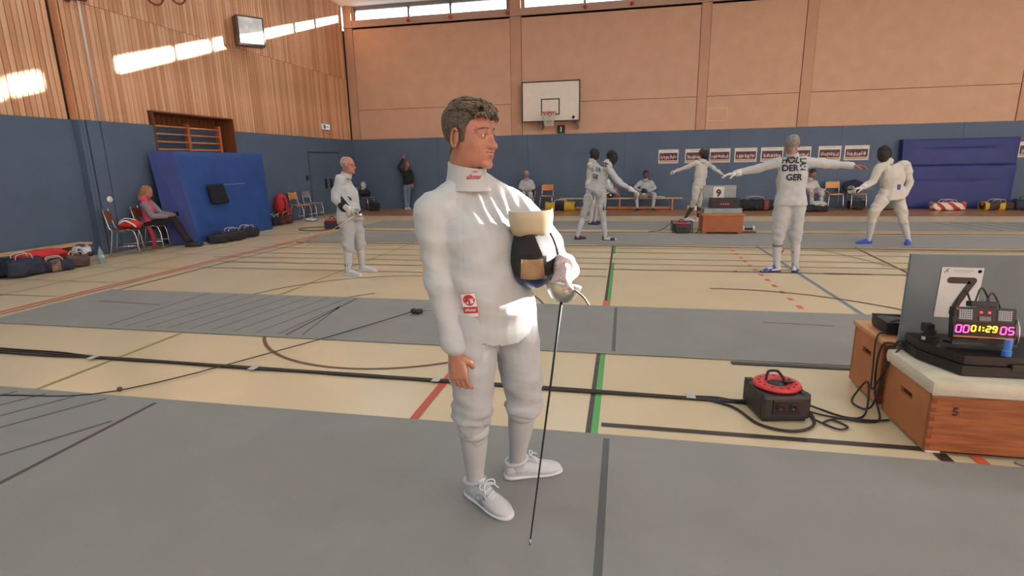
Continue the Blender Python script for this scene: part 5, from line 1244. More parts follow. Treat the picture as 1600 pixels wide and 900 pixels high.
for zz in (-.020, -.034): abox((-.006, -.008, zz), (.006, .004, .006), 'timer_colon', M_ye)
for xx in (-.085, .085):
    abox((xx, -.004, .045), (.062, .005, .055), 'lamp_grid', mat('lamp_grid_grey', (112,112,118), .5))
    for i in range(6):
        for j in range(5): abox((xx-.024+.0096*i, -.008, .025+.010*j), (.004, .003, .005), 'lamp_segment', mat('lamp_segment_pale', (206,206,210), .4))
for xx in (-.018, .018): abox((xx, -.006, .058), (.009, .006, .009), 'status_light', M_rd)
abox((0, -.005, .026), (.05, .004, .022), 'small_display', mat('small_display_grey', (120,110,110), .4)); abox((0, -.004, -.07), (.262, .004, .006), 'trim_strip', mat('strip_orange', (196,120,60), .4)); abox((0, -.002, -.074), (.05, .006, .018), 'lower_panel', M_black)
abox((-.12, -.006, .072), (.018, .004, .012), 'red_sticker', mat('sticker_red', (150,50,44), .5))
abox((0, .03, .10), (.12, .05, .03), 'socket_block', M_black, bev=.005)
for k, (a, b, h_) in enumerate(((-.05, -.11, .06), (-.03, .05, .075), (.02, .09, .05))): MB().tube([A_((a, .03, .11)), A_((a*.6+b*.4, .04, .11+h_)), A_((b, .05, .08)), A_((b, .06, -.02))], .0045, 6, sm=5).build('plug_cable', M_cable, ap, smooth=True)
for xx in (-.14, .14): MB().tube([A_((xx, .0, .03)), A_((xx, -.02, -.03)), A_((xx, .0, -.10)), A_((xx*.9, .06, -.112))], .005, 6, sm=3).build('stand_leg', M_steel if xx > 0 else M_black, ap, smooth=True)
abox((0, .035, -.105), (.28, .09, .012), 'stand_foot', M_black)
bt = empty('small_bottle', (1.92, 3.03, ZT+.1), 'small blue translucent cup in front of the scoring apparatus', 'cup')
MB().lathe([(.0, 0), (.020, .0), (.021, .028), (.017, .03), (.018, .085), (.0, .086)], 20, (1.905, 3.005, ZT+.099)).build('cup_body', mat('cup_blue', (50,70,190), .25, rgb2=(90,150,220), vscale=6), bt, smooth=True, angle=50)
jk_ = empty('connector_pile', (1.66, 3.2, ZT+.098), 'black floor socket connector left of the scoring apparatus', 'connector')
MB().lathe([(.0, 0), (.045, 0), (.045, .03), (.03, .035), (.03, .06), (.0, .06)], 18, (1.665, 3.22, ZT+.098)).build('connector_body', M_black, jk_, smooth=True, angle=40)
MB().box((1.66, 3.24, ZT+.165), (.05, .05, .05), bev=.01).build('connector_cap', M_black, jk_); MB().box((1.63, 3.20, ZT+.115), (.02, .02, .02), bev=.005).build('connector_tip', mat('pale_plastic', (186,176,160), .5), jk_)
bc = empty('equipment_case', (1.72, 3.64, .432), 'small black bag on the rear vault box, left of the divider board', 'case')
MB().box((1.76, 3.65, .475), (.34, .22, .085), bev=.03).build('bag_body', M_black, bc, smooth=True, angle=50); MB().tube([(1.62, 3.56, .50), (1.64, 3.54, .53), (1.76, 3.54, .535), (1.80, 3.56, .51)], .010, 7, sm=4).build('handle', mat('strap_grey', (70,70,76), .6), bc, smooth=True)
MB().tube([(1.58, 3.72, .515), (1.78, 3.68, .522), (1.92, 3.66, .516)], .007, 6, sm=3).build('zip', mat('strap_grey', (70,70,76), .6), bc, smooth=True)
rm = empty('remote_control', (2.03, 3.0, ZT+.1), 'white remote at the right edge on the black case', 'remote'); MB().box((2.055, 2.995, ZT+.112), (.05, .12, .026), bev=.008).build('remote_body', M_white, rm); MB().box((2.055, 2.97, ZT+.126), (.02, .02, .004)).build('button', mat('button_blue', (60,110,190), .4), rm)
cl_ = MB().tube([(1.94, 2.86, .006), (1.965, 2.835, .008), (1.985, 2.82, .006)], [.006, .009, .004], 8, sm=3).build('bolt', M_steel, smooth=True); tag(cl_, 'small metal bolt on the floor before the front vault box', 'bolt')
# ================================================================ ALONG THE WALLS
M_ply = mat('chair_plywood', (196,128,62), .45, var=.12, vscale=6, stretch=(1, 1, 6)); M_plyd = mat('chair_plywood_dark', (128,70,48), .45, var=.12, vscale=6)
def chair(loc, rz, label, m=M_ply, group='school chairs', H=.45):
    """school chair, sitter faces local +Y; seat and back of bent plywood on a chrome tube frame"""
    e = empty('chair', loc, label, 'chair', group); R = Matrix.Rotation(rz, 3, 'Z'); T = lambda v: Vector(loc)+R @ Vector(v)
    g = [[(.20*(i/8*2-1), -.19+.39*j/8, H+.010*((i/4-1)**2)-.02*max(0, j/8-.7)) for i in range(9)] for j in range(9)]
    def sheet(g, th, nm):
        n, k = len(g), len(g[0]); mb = MB(); top = [T(p) for r in g for p in r]; bot = [T((p[0]+th[0], p[1]+th[1], p[2]+th[2])) for r in g for p in r]; o = n*k
        fs = [(j*k+i, j*k+i+1, (j+1)*k+i+1, (j+1)*k+i) for j in range(n-1) for i in range(k-1)]; fs += [tuple(o+q for q in reversed(f)) for f in fs]
        for i in range(k-1): fs += [(i, o+i, o+i+1, i+1), ((n-1)*k+i, (n-1)*k+i+1, o+(n-1)*k+i+1, o+(n-1)*k+i)]
        for j in range(n-1): fs += [(j*k, (j+1)*k, o+(j+1)*k, o+j*k), (j*k+k-1, o+j*k+k-1, o+(j+1)*k+k-1, (j+1)*k+k-1)]
        return mb.add(top+bot, fs).build(nm, m, e, smooth=True, angle=40)
    sheet(g, (0, 0, -.012), 'seat')
    sheet([[(.19*(i/8*2-1), -.19-.06*j/8-.035*(1-(i/4-1)**2), H+.16+.24*j/8) for i in range(9)] for j in range(7)], (0, -.012, 0), 'backrest')
    for sx in (-1, 1):
        MB().tube([T((sx*.20, .20, .0)), T((sx*.185, .15, H-.02)), T((sx*.185, -.10, H-.025))], .011, 8, sm=3).build('leg', M_chrome, e, smooth=True)
        MB().tube([T((sx*.20, -.25, .0)), T((sx*.185, -.17, H-.03)), T((sx*.185, -.20, H+.05)), T((sx*.175, -.255, H+.38))], .011, 8, sm=3).build('leg', M_chrome, e, smooth=True)
        MB().tube([T((sx*.195, -.215, .16)), T((sx*.195, .185, .16))], .008, 8).build('side_bar', M_chrome, e, smooth=True)
    MB().tube([T((-.185, .0, H-.03)), T((.185, .0, H-.03))], .010, 8).build('cross_bar', M_chrome, e, smooth=True)
    return e
FX = -math.pi/2          # faces +X
chair((-8.88, 8.24, 0), math.radians(-55), 'brown chair piled with red clothes at the left wall', M_plyd)
chair((-8.90, 8.84, 0), math.radians(-62), 'chair carrying the woman in pink', M_plyd)
chair((-8.95, 13.95, 0), FX, 'orange plywood chair beside the red rucksack', M_ply)
chair((-8.98, 14.65, 0), FX, 'chair with empty seat left of the padded door', mat('chair_seat_grey', (128,128,132), .5))
chair((-8.62, 17.35, 0), math.radians(-100), 'chair in the far corner with a bag on it', mat('chair_seat_grey', (128,128,132), .5))
chair((-3.03, 17.58, 0), math.pi, 'chair under the grey-haired sitter by the back wall', M_ply)
chair((-2.42, 17.50, 0), math.pi, 'empty orange plywood chair left of the long bench', M_ply)
chair((5.25, 17.55, 0), math.pi, 'chair under the bending sitter', M_ply)
chair((6.02, 17.50, 0), math.pi, 'pale plywood chair right of the bending sitter', mat('chair_plywood_pale', (204,152,92), .5))
chair((6.62, 17.50, 0), math.pi, 'chair hung with a navy jacket near the wall mat', M_ply)

def cloth(name, c, size, m, label, cat, seed=0, amp=.35, rz=0, boxy=False, vox=.016, group=None, freq=26):
    """soft lump (bag, clothes pile): merged ellipsoids, wrinkled"""
    rng = random.Random(seed); mb = MB(); sx, sy, sz = size; R = Matrix.Rotation(rz, 3, 'Z')
    if boxy: mb.box((0, 0, sz*.45), (sx*.94, sy*.9, sz*.86), bev=min(sy, sz)*.22)
    else: mb.ell((0, 0, sz*.48), (sx*.5, sy*.5, sz*.5), 20, 12)
    for i in range(7):
        a = rng.uniform(0, 6.28); q = rng.uniform(.3, .62)
        mb.ell((sx*.5*q*math.cos(a), sy*.5*q*math.sin(a), sz*rng.uniform(.3, .55)), (sx*rng.uniform(.16, .26), sy*rng.uniform(.2, .32), sz*rng.uniform(.28, .44)), 14, 9)
    me = remesh(mb, vox, 2); wrinkle(me, amp*min(size)*.25, freq, seed)
    for v in me.vertices: v.co.z = max(v.co.z, 0.0)
    me.transform(Matrix.Translation(Vector(c)) @ R.to_4x4())
    e = empty(name, c, label, cat, group); wlink('body', finish(me, m), e)
    return e, R
def strap(e, c, R, pts, m, r=.012, nm='strap'): return MB().tube([Vector(c)+R @ Vector(p) for p in pts], r, 6, sm=4, flat=.6).build(nm, m, e, smooth=True)
def dband(e, c, R, x0, x1, sy, sz, m, nm='panel'):
    return MB().loft([[Vector(c)+R @ Vector((x, sy*.52*math.copysign(abs(math.cos(t))**.6, math.cos(t)), max(.002, sz*.47+sz*.53*math.copysign(abs(math.sin(t))**.6, math.sin(t))))) for t in np.linspace(0, 2*math.pi, 21)[:-1]] for x in (x0, (x0+x1)/2, x1)]).build(nm, m, e, smooth=True, angle=60)
M_bagk = mat('bag_black', (32,32,38), .75, var=.15, vscale=14, bump=.2, bscale=60); M_bagn = mat('bag_navy', (42,46,66), .75, var=.15, vscale=14); M_bagr = mat('cloth_red', (196,44,52), .75, var=.12, vscale=10); M_bagy = mat('bag_yellow', (190,156,44), .65, var=.1, vscale=10)
M_strapw = mat('strap_pale', (196,192,184), .7)
def bag(c, size, m, label, seed, rz=0, handles=M_strapw, band=None, name='sports_bag', cat='bag', group='sports bags'):
    e, R = cloth(name, c, size, m, label, cat, seed, .42, rz, boxy=True, group=group, freq=20); sx, sy, sz = size
    if handles:
        for yy in (-.28, .28): strap(e, c, R, [(-sx*.2, yy*sy, sz*.86), (-sx*.14, yy*sy*1.1, sz*1.10), (sx*.14, yy*sy*1.1, sz*1.12), (sx*.2, yy*sy, sz*.86)], handles, .011, 'handle')
        strap(e, c, R, [(-sx*.4, 0, sz*.82), (0, .01, sz*.985), (sx*.4, 0, sz*.82)], M_black, .006, 'zip')
    if band:
        for x0, x1, bm_ in band: dband(e, c, R, x0*sx, x1*sx, sy, sz*.92, bm_)
    return e
# left wall: bench with bags underneath
def bench(a, b, label, w_=.24, H=.30, group='gym benches', legs=(.12, .88)):
    A, B = Vector(a), Vector(b); d = (B-A).normalized(); n = Vector((-d.y, d.x, 0)); L = (B-A).length; R = Matrix((d, n, Vector((0, 0, 1)))).transposed()
    e = empty('gym_bench', (A+B)/2, label, 'bench', group); W = mat('bench_pine', (206,166,112), .5, var=.12, vscale=4); W2 = mat('bench_leg_wood', (186,120,66), .5, var=.15, vscale=5)
    MB().box((A+B)/2+Vector((0, 0, H-.015)), (L, w_, .03), R, bev=.006).build('seat_board', W, e)
    MB().box((A+B)/2+Vector((0, 0, .06)), (L*.86, .05, .07), R, bev=.004).build('stretcher', W2, e)
    for t in legs:
        p = A+d*(L*t)
        MB().prism([(-w_*.46, 0), (w_*.46, 0), (w_*.38, H-.03), (-w_*.38, H-.03)], .05, Matrix.Translation(p) @ Matrix((n, Vector((0, 0, 1)), n.cross(Vector((0, 0, 1))))).transposed().to_4x4() @ Matrix.Translation((0, 0, -.025))).build('leg', W2, e)
    return e
bench((-9.22, 5.0, 0), (-9.12, 7.66, 0), 'low wooden bench along the left wall with bags in front', .28, .30)
bench((-2.0, 17.50, 0), (1.78, 17.50, 0), 'long wooden bench before the back wall carrying a seated fencer', .30, .37, legs=(.05, .5, .92))
bag((-8.86, 6.12, 0), (.5, .3, .24), M_bagk, 'black bag at the left picture edge below the bench', 2, 1.4, handles=M_black)
bag((-8.64, 6.24, 0), (.5, .34, .30), M_bagn, 'navy bag with pale piping in front of the low bench', 3, 1.2)
bag((-8.55, 6.62, 0), (.5, .28, .20), M_bagn, 'flat navy bag with brown print beside the low bench', 4, 1.0, band=((-.1, .12, mat('bag_print', (150,120,92), .7, rgb2=(60,52,60), vscale=12)),))
cl, _R2 = cloth('red_jacket', (-8.80, 6.62, .16), (.72, .30, .18), M_bagr, 'bright red jacket heaped on the bags under the bench', 'jacket', 5, .6, 1.35)
bag((-8.56, 6.98, 0), (.34, .28, .22), mat('bag_brown', (96,72,62), .7, var=.3, vscale=10), 'small brown and navy bag right of the flat navy bag', 6, 1.2)
cl, _R2 = cloth('helmet_bag', (-8.62, 7.16, .12), (.36, .26, .22), mat('cloth_white_navy', (196,198,204), .7, rgb2=(44,50,72), vscale=7, thr=(.45, .5)), 'white and navy bundle at the end of the bench', 'bag', 7, .5, .6)
wb_ = empty('water_bottle', (-8.40, 7.26, 0), 'clear plastic water bottle standing at the end of the low bench', 'bottle'); M_pet = mat('bottle_plastic', (176,196,206), .15, trans=.55, spec=.6)
MB().lathe([(.0, .0), (.042, .0), (.045, .02), (.044, .17), (.030, .22), (.014, .25), (.014, .27), (.0, .27)], 20, (-8.40, 7.26, 0)).build('bottle_body', M_pet, wb_, smooth=True, angle=50); MB().lathe([(.0, .0), (.016, .0), (.016, .02), (.0, .02)], 14, (-8.40, 7.26, .27)).build('cap', mat('cap_blue', (90,120,170), .5), wb_, smooth=True, angle=50); MB().lathe([(.0455, .0), (.0455, .06)], 20, (-8.40, 7.26, .09)).build('label_sleeve', mat('bottle_label', (206,214,214), .6, rgb2=(90,120,140), vscale=30), wb_, smooth=True)
cl, _R2 = cloth('red_clothes', (-8.82, 8.30, .455), (.40, .34, .16), M_bagr, 'red and white clothes piled on the brown chair', 'clothes', 8, .55, .6)
strap(cl, (-8.82, 8.30, .455), _R2, [(-.14, -.12, .10), (-.04, -.17, .16), (.06, -.15, .10), (.12, -.18, .04)], M_white, .022, 'white_stripe'); strap(cl, (-8.82, 8.30, .455), _R2, [(-.18, .02, .12), (-.06, .0, .19), (.10, .02, .15)], M_white, .016, 'white_stripe')
MB().tube([(-8.66, 8.52, .46), (-8.60, 8.53, .28), (-8.58, 8.50, .06)], [.05, .055, .045], 10, sm=4, flat=.5).build('hanging_sleeve', mat('cloth_red_deep', (150,36,48), .8), cl, smooth=True)
# crash mat leaning at the left wall
M_mat = mat('mat_blue', (34,74,140), .55, var=.12, vscale=3, bump=.12, bscale=18); M_mats = mat('mat_blue_side', (24,46,118), .55, var=.1, vscale=3)
cm_ = empty('crash_mat', (-8.75, 10.8, 0), 'thick blue crash mat leaning upright against the left wall', 'gym mat')
def mat_mesh(front, back, nm, m, par, sag=.0, seed=0, n=22):
    """front/back: four corners (bl, br, tr, tl); front face bulges and folds"""
    f, b = [Vector(p) for p in front], [Vector(p) for p in back]; nr = (f[1]-f[0]).cross(f[3]-f[0]).normalized(); cen = sum(f, Vector())/4-sum(b, Vector())/4
    if nr.dot(cen) < 0: nr = -nr
    def P(q, u, v): return q[0]*(1-u)*(1-v)+q[1]*u*(1-v)+q[2]*u*v+q[3]*(1-u)*v
    mb = MB(); vs = []; k = n+1
    for j in range(k):
        for i in range(k):
            u, v = i/n, j/n; e_ = min(u, 1-u, v, 1-v); rd = -.03*max(0, 1-e_/.03)**2
            fold = .020*math.sin(math.pi*u)*math.exp(-((v-.62-.05*(u-.5)**2*4)/.025)**2)*-1.6+sag*(math.exp(-((v-.18-.5*(u-.5)**2)/.05)**2))+.010*math.sin(9*u+5*v+seed)*math.sin(math.pi*u)*math.sin(math.pi*v)
            fold += .018*math.exp(-(((u-.10)-.25*(v-.55))/.025)**2)*math.sin(math.pi*min(1, max(0, (v-.3)*2)))+.022*math.exp(-(((u-.86)+.28*(v-.3))/.03)**2)*math.sin(math.pi*min(1, v*1.6))
            vs.append(P(f, u, v)+nr*(rd+fold))
    for j in range(k):
        for i in range(k): vs.append(P(b, i/n, j/n))
    o = k*k; fs = [(j*k+i, j*k+i+1, (j+1)*k+i+1, (j+1)*k+i) for j in range(n) for i in range(n)]; fs += [tuple(o+q for q in reversed(x)) for x in fs]
    for i in range(n): fs += [(i, o+i, o+i+1, i+1), (n*k+i, n*k+i+1, o+n*k+i+1, o+n*k+i), (i*k, (i+1)*k, o+(i+1)*k, o+i*k), (i*k+n, o+i*k+n, o+(i+1)*k+n, (i+1)*k+n)]
    return mb.add(vs, fs).build(nm, m, par, smooth=True, angle=45)
mat_mesh([(-8.50, 9.50, .005), (-8.55, 12.05, .005), (-8.90, 12.45, 1.85), (-8.87, 9.57, 1.86)], [(-8.86, 9.20, .005), (-8.9, 12.1, .005), (-9.24, 12.5, 1.85), (-9.14, 9.27, 1.85)], 'mat_cover', M_mat, cm_, .02, 1)
MB().loft([[Vector(p) for p in r] for r in ([(-8.49, 9.495, .01), (-8.86, 9.19, .01), (-8.86, 9.18, .02), (-8.50, 9.485, .02)], [(-8.86, 9.57, 1.85), (-9.13, 9.265, 1.85), (-9.135, 9.255, 1.84), (-8.87, 9.555, 1.84)])]).build('side_gusset', M_mats, cm_)
MB().tube([(-8.71, 10.35, 1.16), (-8.69, 10.8, 1.145), (-8.70, 11.4, 1.15)], .012, 6, sm=4).build('carry_strap', mat('strap_lightblue', (110,140,190), .6), cm_, smooth=True)
tw = MB(); g_ = []
for j in range(9): g_.append([Vector((-8.675+.008*math.sin(i*1.3)+.095*(j/8)*.9, 10.16+.062*i+.02*(j/8)*(i/8-.5), 1.17-.052*j)) for i in range(9)])
k_ = 9; vs_ = [p for r in g_ for p in r]+[p+Vector((-.012, 0, 0)) for r in g_ for p in r]; fs_ = [(j*k_+i, j*k_+i+1, (j+1)*k_+i+1, (j+1)*k_+i) for j in range(8) for i in range(8)]; fs_ += [tuple(q+81 for q in reversed(x)) for x in fs_]
for i in range(8): fs_ += [(i, 81+i, 82+i, i+1), (72+i, 73+i, 154+i, 153+i), (i*9, (i+1)*9, 81+(i+1)*9, 81+i*9), (i*9+8, 81+i*9+8, 81+(i+1)*9+8, (i+1)*9+8)]
tag(tw.add(vs_, fs_).build('towel', mat('towel_black', (24,26,34), .95, bump=.3, bscale=120), smooth=True), 'black towel draped over the strap of the leaning crash mat', 'towel')
bag((-8.15, 9.62, 0), (.42, .30, .20), M_bagk, 'dark bag on the floor at the feet of the woman in pink', 12, .9, handles=M_black)
bag((-8.10, 10.0, 0), (.56, .30, .24), M_bagk, 'black bag with pale trim before the crash mat corner', 13, 1.1)
bag((-8.12, 10.5, 0), (.56, .28, .24), M_bagk, 'black holdall lying right of the other bag before the crash mat', 14, 1.3)
# wall bars in the niche
wbz = empty('wall_bars', (-9.5, 10.7, 0), 'wooden wall bars in the niche above the leaning mat', 'wall bars'); M_bar = mat('wall_bar_wood', (196,132,84), .5, var=.15, vscale=6)
for yy in (9.74, 10.66, 11.62): MB().box((-9.42, yy, 1.25), (.10, .07, 2.42 if yy != 9.74 else 2.46), bev=.008).build('upright', mat('wall_bar_upright', (176,100,56), .5, var=.15, vscale=6), wbz)
for a_, b_ in ((9.74, 10.66), (10.66, 11.62)):
    for i in range(15): MB().tube([(-9.39, a_, .20+.155*i), (-9.39, b_, .20+.155*i)], .02, 8).build('rung', M_bar, wbz, smooth=True)
# glass-fronted timer box, exit sign, rings
bxr = empty('wall_display', (-9.2, 12.65, 4.7), 'boxy wall display with shiny glass front high on the timber wall', 'display')
RB = Matrix.Rotation(math.radians(28), 3, 'Z')
Bc = Vector((-8.98, 12.60, 4.70)); B_ = lambda v: Bc+Matrix.Rotation(math.radians(-62), 3, 'Z') @ Vector(v)
RBm = Matrix.Rotation(math.radians(-62), 3, 'Z')
RBm = Matrix((Vector((.62, .78, 0)), Vector((-.78, .62, 0)), Vector((0, 0, 1)))).transposed(); B_ = lambda v: Bc+RBm @ Vector(v)
MB().box(B_((0, 0, 0)), (.62, .30, .66), RBm, bev=.01).build('housing', mat('display_housing', (96,84,80), .5), bxr)
MB().box(B_((.0, -.152, 0)), (.58, .012, .62), RBm).build('bezel', M_black, bxr)
MB().box(B_((.0, -.160, 0)), (.54, .008, .58), RBm).build('glass_front', mat('display_glass', (226,230,234), .06, var=.25, vscale=5, spec=1.0, coat=1.0), bxr)
MB().tube([B_((0, .15, 0)), Vector((-9.28, 12.9, 4.70))], .03, 8).build('wall_arm', M_black, bxr, smooth=True)
ex = empty('exit_sign', (XL, 16.2, 2.7), 'small green and white emergency exit sign above the padded door', 'sign')
MB().box((XL+.03, 16.21, 2.71), (.05, .42, .17), bev=.006).build('housing', M_white, ex); MB().box((XL+.057, 16.21, 2.71), (.004, .38, .14)).build('face', mat('exit_face', (196,222,226), .4, emit=.5), ex)
MB().box((XL+.060, 16.10, 2.71), (.004, .12, .12)).build('pictogram_door', mat('exit_teal', (50,96,110), .4), ex); MB().prism([(-.06, -.015), (.0, -.015), (.0, -.04), (.05, 0), (.0, .04), (.0, .015), (-.06, .015)], .004, basis((XL+.058, 16.28, 2.71), (0, 1, 0), (0, 0, 1))).build('pictogram_arrow', mat('exit_teal', (50,96,110), .4), ex)
for (yy, zz, r_r, lab) in ((9.86, 4.815, .20, 'dark wooden gymnastic ring hanging nearer at the top edge'), (10.46, 4.985, .20, 'dark wooden gymnastic ring hanging further back at the top edge')):
    gr = empty('gymnastic_ring', (-9.0, yy, zz), lab, 'gym ring', 'gymnastic rings')
    MB().tube([(-9.0+.02*math.cos(t), yy+r_r*math.cos(t), zz+r_r*math.sin(t)) for t in np.linspace(0, 2*math.pi, 25)], .019, 8).build('ring', M_rust, gr, smooth=True)
    MB().box((-9.0, yy, (zz+r_r+ZC)/2), (.006, .04, ZC-zz-r_r), bev=.002).build('hanging_strap', mat('strap_brown', (120,96,76), .8), gr)
# red rucksack, bags, shoes along the left wall
rk, R_ = cloth('rucksack', (-9.02, 13.15, .22), (.36, .40, .62), M_bagr, 'tall red rucksack standing by the left wall on a dark bag', 'rucksack', 21, .25)
strap(rk, (-9.02, 13.15, .22), R_, [(.15, -.10, .50), (.20, -.11, .30), (.16, -.10, .10)], M_black, .02); strap(rk, (-9.02, 13.15, .22), R_, [(.15, .10, .50), (.20, .11, .30), (.16, .10, .10)], M_black, .02)
MB().ell((-8.82, 13.15, .36), (.06, .12, .09), 14, 10).build('front_pocket', mat('cloth_red_deep', (150,36,48), .8), rk, smooth=True)
bag((-8.92, 13.05, 0), (.46, .34, .30), mat('bag_maroon', (84,36,34), .7, var=.4, vscale=9), 'dark maroon bag under the red rucksack', 22, 1.2)
bag((-8.98, 12.72, 0), (.30, .26, .26), M_bagk, 'small black bag between crash mat and red rucksack', 23, 1.4)
for k2, yy in enumerate((13.82, 13.98)):
    se = empty('sports_shoe', (-8.66, yy, 0), ('left' if k2 else 'right')+'-hand white shoe under the orange chair by the wall', 'shoe', 'pair of shoes under chair'); shoe(se, (-8.70, yy, .088), (-8.4, yy, 0), M_shoe, M_dshoe, .27, ground=.002)
cl, _R2 = cloth('sports_bag', (-8.66, 17.30, .46), (.42, .40, .30), M_bagk, 'black bag lying on the corner chair', 'bag', 24, .3, group='sports bags')
strap(cl, (-8.66, 17.30, .46), _R2, [(-.1, -.1, .26), (0, -.1, .36), (.1, -.1, .26)], M_black, .012, 'handle')
mkc = empty('fencing_mask', (-8.66, 17.26, .74), 'pale fencing mask resting on the bag in the far corner', 'mask'); fencing_mask(head_matrix((-8.66, 17.26, .86), (.3, -.9, .1), (0, .1, 1), .85), mkc, M_fw, mesh_m=mat('mask_silver_mesh', (190,186,176), .5, bump=.4, bscale=700), trim=M_fw)
bag((-8.35, 17.25, 0), (.5, .3, .3), M_bagk, 'dark bag on the floor beneath the corner chair', 25, .2, handles=M_black)
cable_reel((-7.0, 12.15, .0), .4, 'dark red cable reel far left behind the balding fencer', 1.25, 'cable reels'); 
cable('loose_cable', [(-7.35+.45*math.cos(t), 12.05+.35*math.sin(t), .012) for t in np.linspace(.5, 6.6, 14)], .012, 'ring of brown cable beside the far left reel', mat('cable_brown', (110,82,62), .6))

# ---- back wall fittings
bk = empty('basketball_hoop', (-2.32, 17.7, 2.74), 'white basketball backboard with red rim above the blue padding', 'basketball hoop')
YH = 17.72; MB().box((-2.315, YH, 3.355), (1.84, .03, 1.22)).build('backboard', mat('backboard_white', (216,206,194), .6, var=.03, vscale=6), bk)
def rect_frame(x0, x1, z0, z1, t, y_, m, nm, dp=.01): return MB().box(((x0+x1)/2, y_, z0+t/2), (x1-x0, dp, t)).box(((x0+x1)/2, y_, z1-t/2), (x1-x0, dp, t)).box((x0+t/2, y_, (z0+z1)/2), (t, dp, z1-z0-2*t)).box((x1-t/2, y_, (z0+z1)/2), (t, dp, z1-z0-2*t)).build(nm, m, bk)
M_bl = mat('board_line', (52,36,40), .6)
rect_frame(-3.235, -1.395, 2.745, 3.965, .035, YH-.018, M_bl, 'border', .02); rect_frame(-2.62, -2.03, 2.95, 3.44, .035, YH-.018, M_bl, 'shooter_square')
MB().tube([(-2.34+.225*math.cos(t), YH-.30+.225*math.sin(t), 3.00) for t in np.linspace(0, 2*math.pi, 33)], .012, 8).build('rim', M_red, bk, smooth=True)
MB().box((-2.34, YH-.05, 2.97), (.13, .07, .14), bev=.01).build('rim_bracket', M_red, bk)
M_net = mat('net_white', (206,200,184), .8)
for i in range(12):
    for sg in (-1, 1):
        pts = []
        for q in range(6):
            a = 2*math.pi*i/12+sg*q*math.pi/12; rr = .22*(1-.42*(q/5)**.8); pts.append((-2.34+rr*math.cos(a), YH-.30+rr*math.sin(a), 2.995-.40*q/5))
        MB().tube(pts, .008, 4).build('net_cord', M_net, bk)
for xx in (-2.61, -1.48): MB().box((xx, YH+.12, 2.64), (.05, .20, .24)).box((xx, YH+.14, 3.2), (.05, .2, 1.0)).build('wall_bracket', mat('bracket_grey', (110,100,94), .5, metal=.3), bk)
MB().lathe([(.045, 0), (.05, .002), (.05, .0)], 18, (-1.60, YH-.016, 2.86), (0, -1, 0)).build('sticker', mat('sticker_pink', (196,176,172), .6), bk)
n1 = empty('number_plate', (-2.02, 17.93, 2.52), 'black plate with white numeral 1 below the basketball hoop', 'sign'); MB().box((-2.015, 17.95, 2.52), (.25, .02, .25)).build('plate', mat('plate_black', (44,36,34), .6), n1)
t1 = MB(); text_mb(t1, '1', .22, basis((-2.015, 17.938, 2.52), (1, 0, 0), (0, 0, 1)), .006); t1.build('numeral', M_white, n1)
vp = empty('vent_cover', (2.72, 17.99, 2.8), 'pale outlined square cover on the tan wall above the posters', 'vent'); _b = bk; bk = vp
rect_frame(2.435, 3.005, 2.625, 3.005, .02, YB-.008, mat('vent_edge', (214,180,152), .7), 'edge_strip', .012); MB().box((2.72, YB-.003, 2.815), (.53, .006, .34)).build('cover', M_board, vp); bk = _b
# posters
M_paper = mat('poster_paper', (214,208,200), .7); 
places = ('first poster from the left in the row on the blue padding', 'second poster of the row, left of the masked head', 'third poster of the row, right of the masked head', 'fourth poster in the row on the blue padding', 'fifth poster of the row, left of the grey-haired man', 'sixth poster of the row, behind the grey-haired man\'s head', 'seventh poster of the row, above the outstretched arm', 'last poster of the row, next to the masked fencer with blue shoes', 'poster cut off by the right picture edge')
rp = random.Random(4)
for (x0, x1), lab in zip(((1.04, 1.64), (1.84, 2.43), (2.56, 3.16), (3.28, 3.92), (4.03, 4.66), (4.81, 5.42), (5.62, 6.23), (6.32, 6.97), (10.71, 11.3)), places):
    cx = (x0+x1)/2; pe = empty('poster', (cx, YB-.05, 1.6), lab, 'poster', 'team photo posters'); w_ = x1-x0
    MB().box((cx, YB-.045, 1.605), (w_, .006, .42)).build('sheet', M_paper, pe)
    MB().box((cx, YB-.050, 1.60), (w_*.9, .004, .22)).build('photo_print', mat('poster_print_%d' % (rp.randrange(3)), (96,58,62), .6, rgb2=(58,34,44), vscale=8), pe)
    fg = MB()
    for i in range(12): fg.box((cx-w_*.36+w_*.72*i/11+rp.uniform(-.01, .01), YB-.0535, 1.575+rp.uniform(-.02, .02)), (w_*.045, .003, rp.uniform(.06, .11)))
    fg.build('printed_figures', mat('poster_figures', (196,176,176), .7), pe)
    MB().box((cx, YB-.050, 1.455), (w_*.9, .004, .06)).build('caption_strip', mat('poster_caption', (186,158,140), .7), pe)
    tp = MB()
    for i in range(9): tp.box((cx-w_*.2+w_*.05*i, YB-.0495, 1.775), (w_*.035, .003, .012))
    tp.build('headline', mat('poster_ink', (130,122,120), .7), pe)
MB_t = MB().box((10.95, YB-.06, 1.90), (.75, .03, .05)).build('pin_rail', mat('rail_brown', (120,104,96), .6)); tag(MB_t, 'brown pin rail above the poster at the right edge', 'rail')
# mat against the back wall
m2 = empty('crash_mat', (9.1, 17.8, 0), 'wide dark blue mat standing against the back wall on the right', 'gym mat')
M_mat2 = mat('mat_navy', (38,52,116), .6, var=.1, vscale=3, bump=.1, bscale=16)
for z0, z1, yo in ((.004, 1.20, .0), (1.21, 1.94, .03)): mat_mesh([(7.75, 17.62+yo, z0), (10.55, 17.62+yo, z0), (10.58, 17.66+yo, z1), (7.72, 17.66+yo, z1)], [(7.75, 17.92, z0), (10.55, 17.92, z0), (10.58, 17.94, z1), (7.72, 17.94, z1)], 'mat_section', M_mat2, m2, .0, 3)
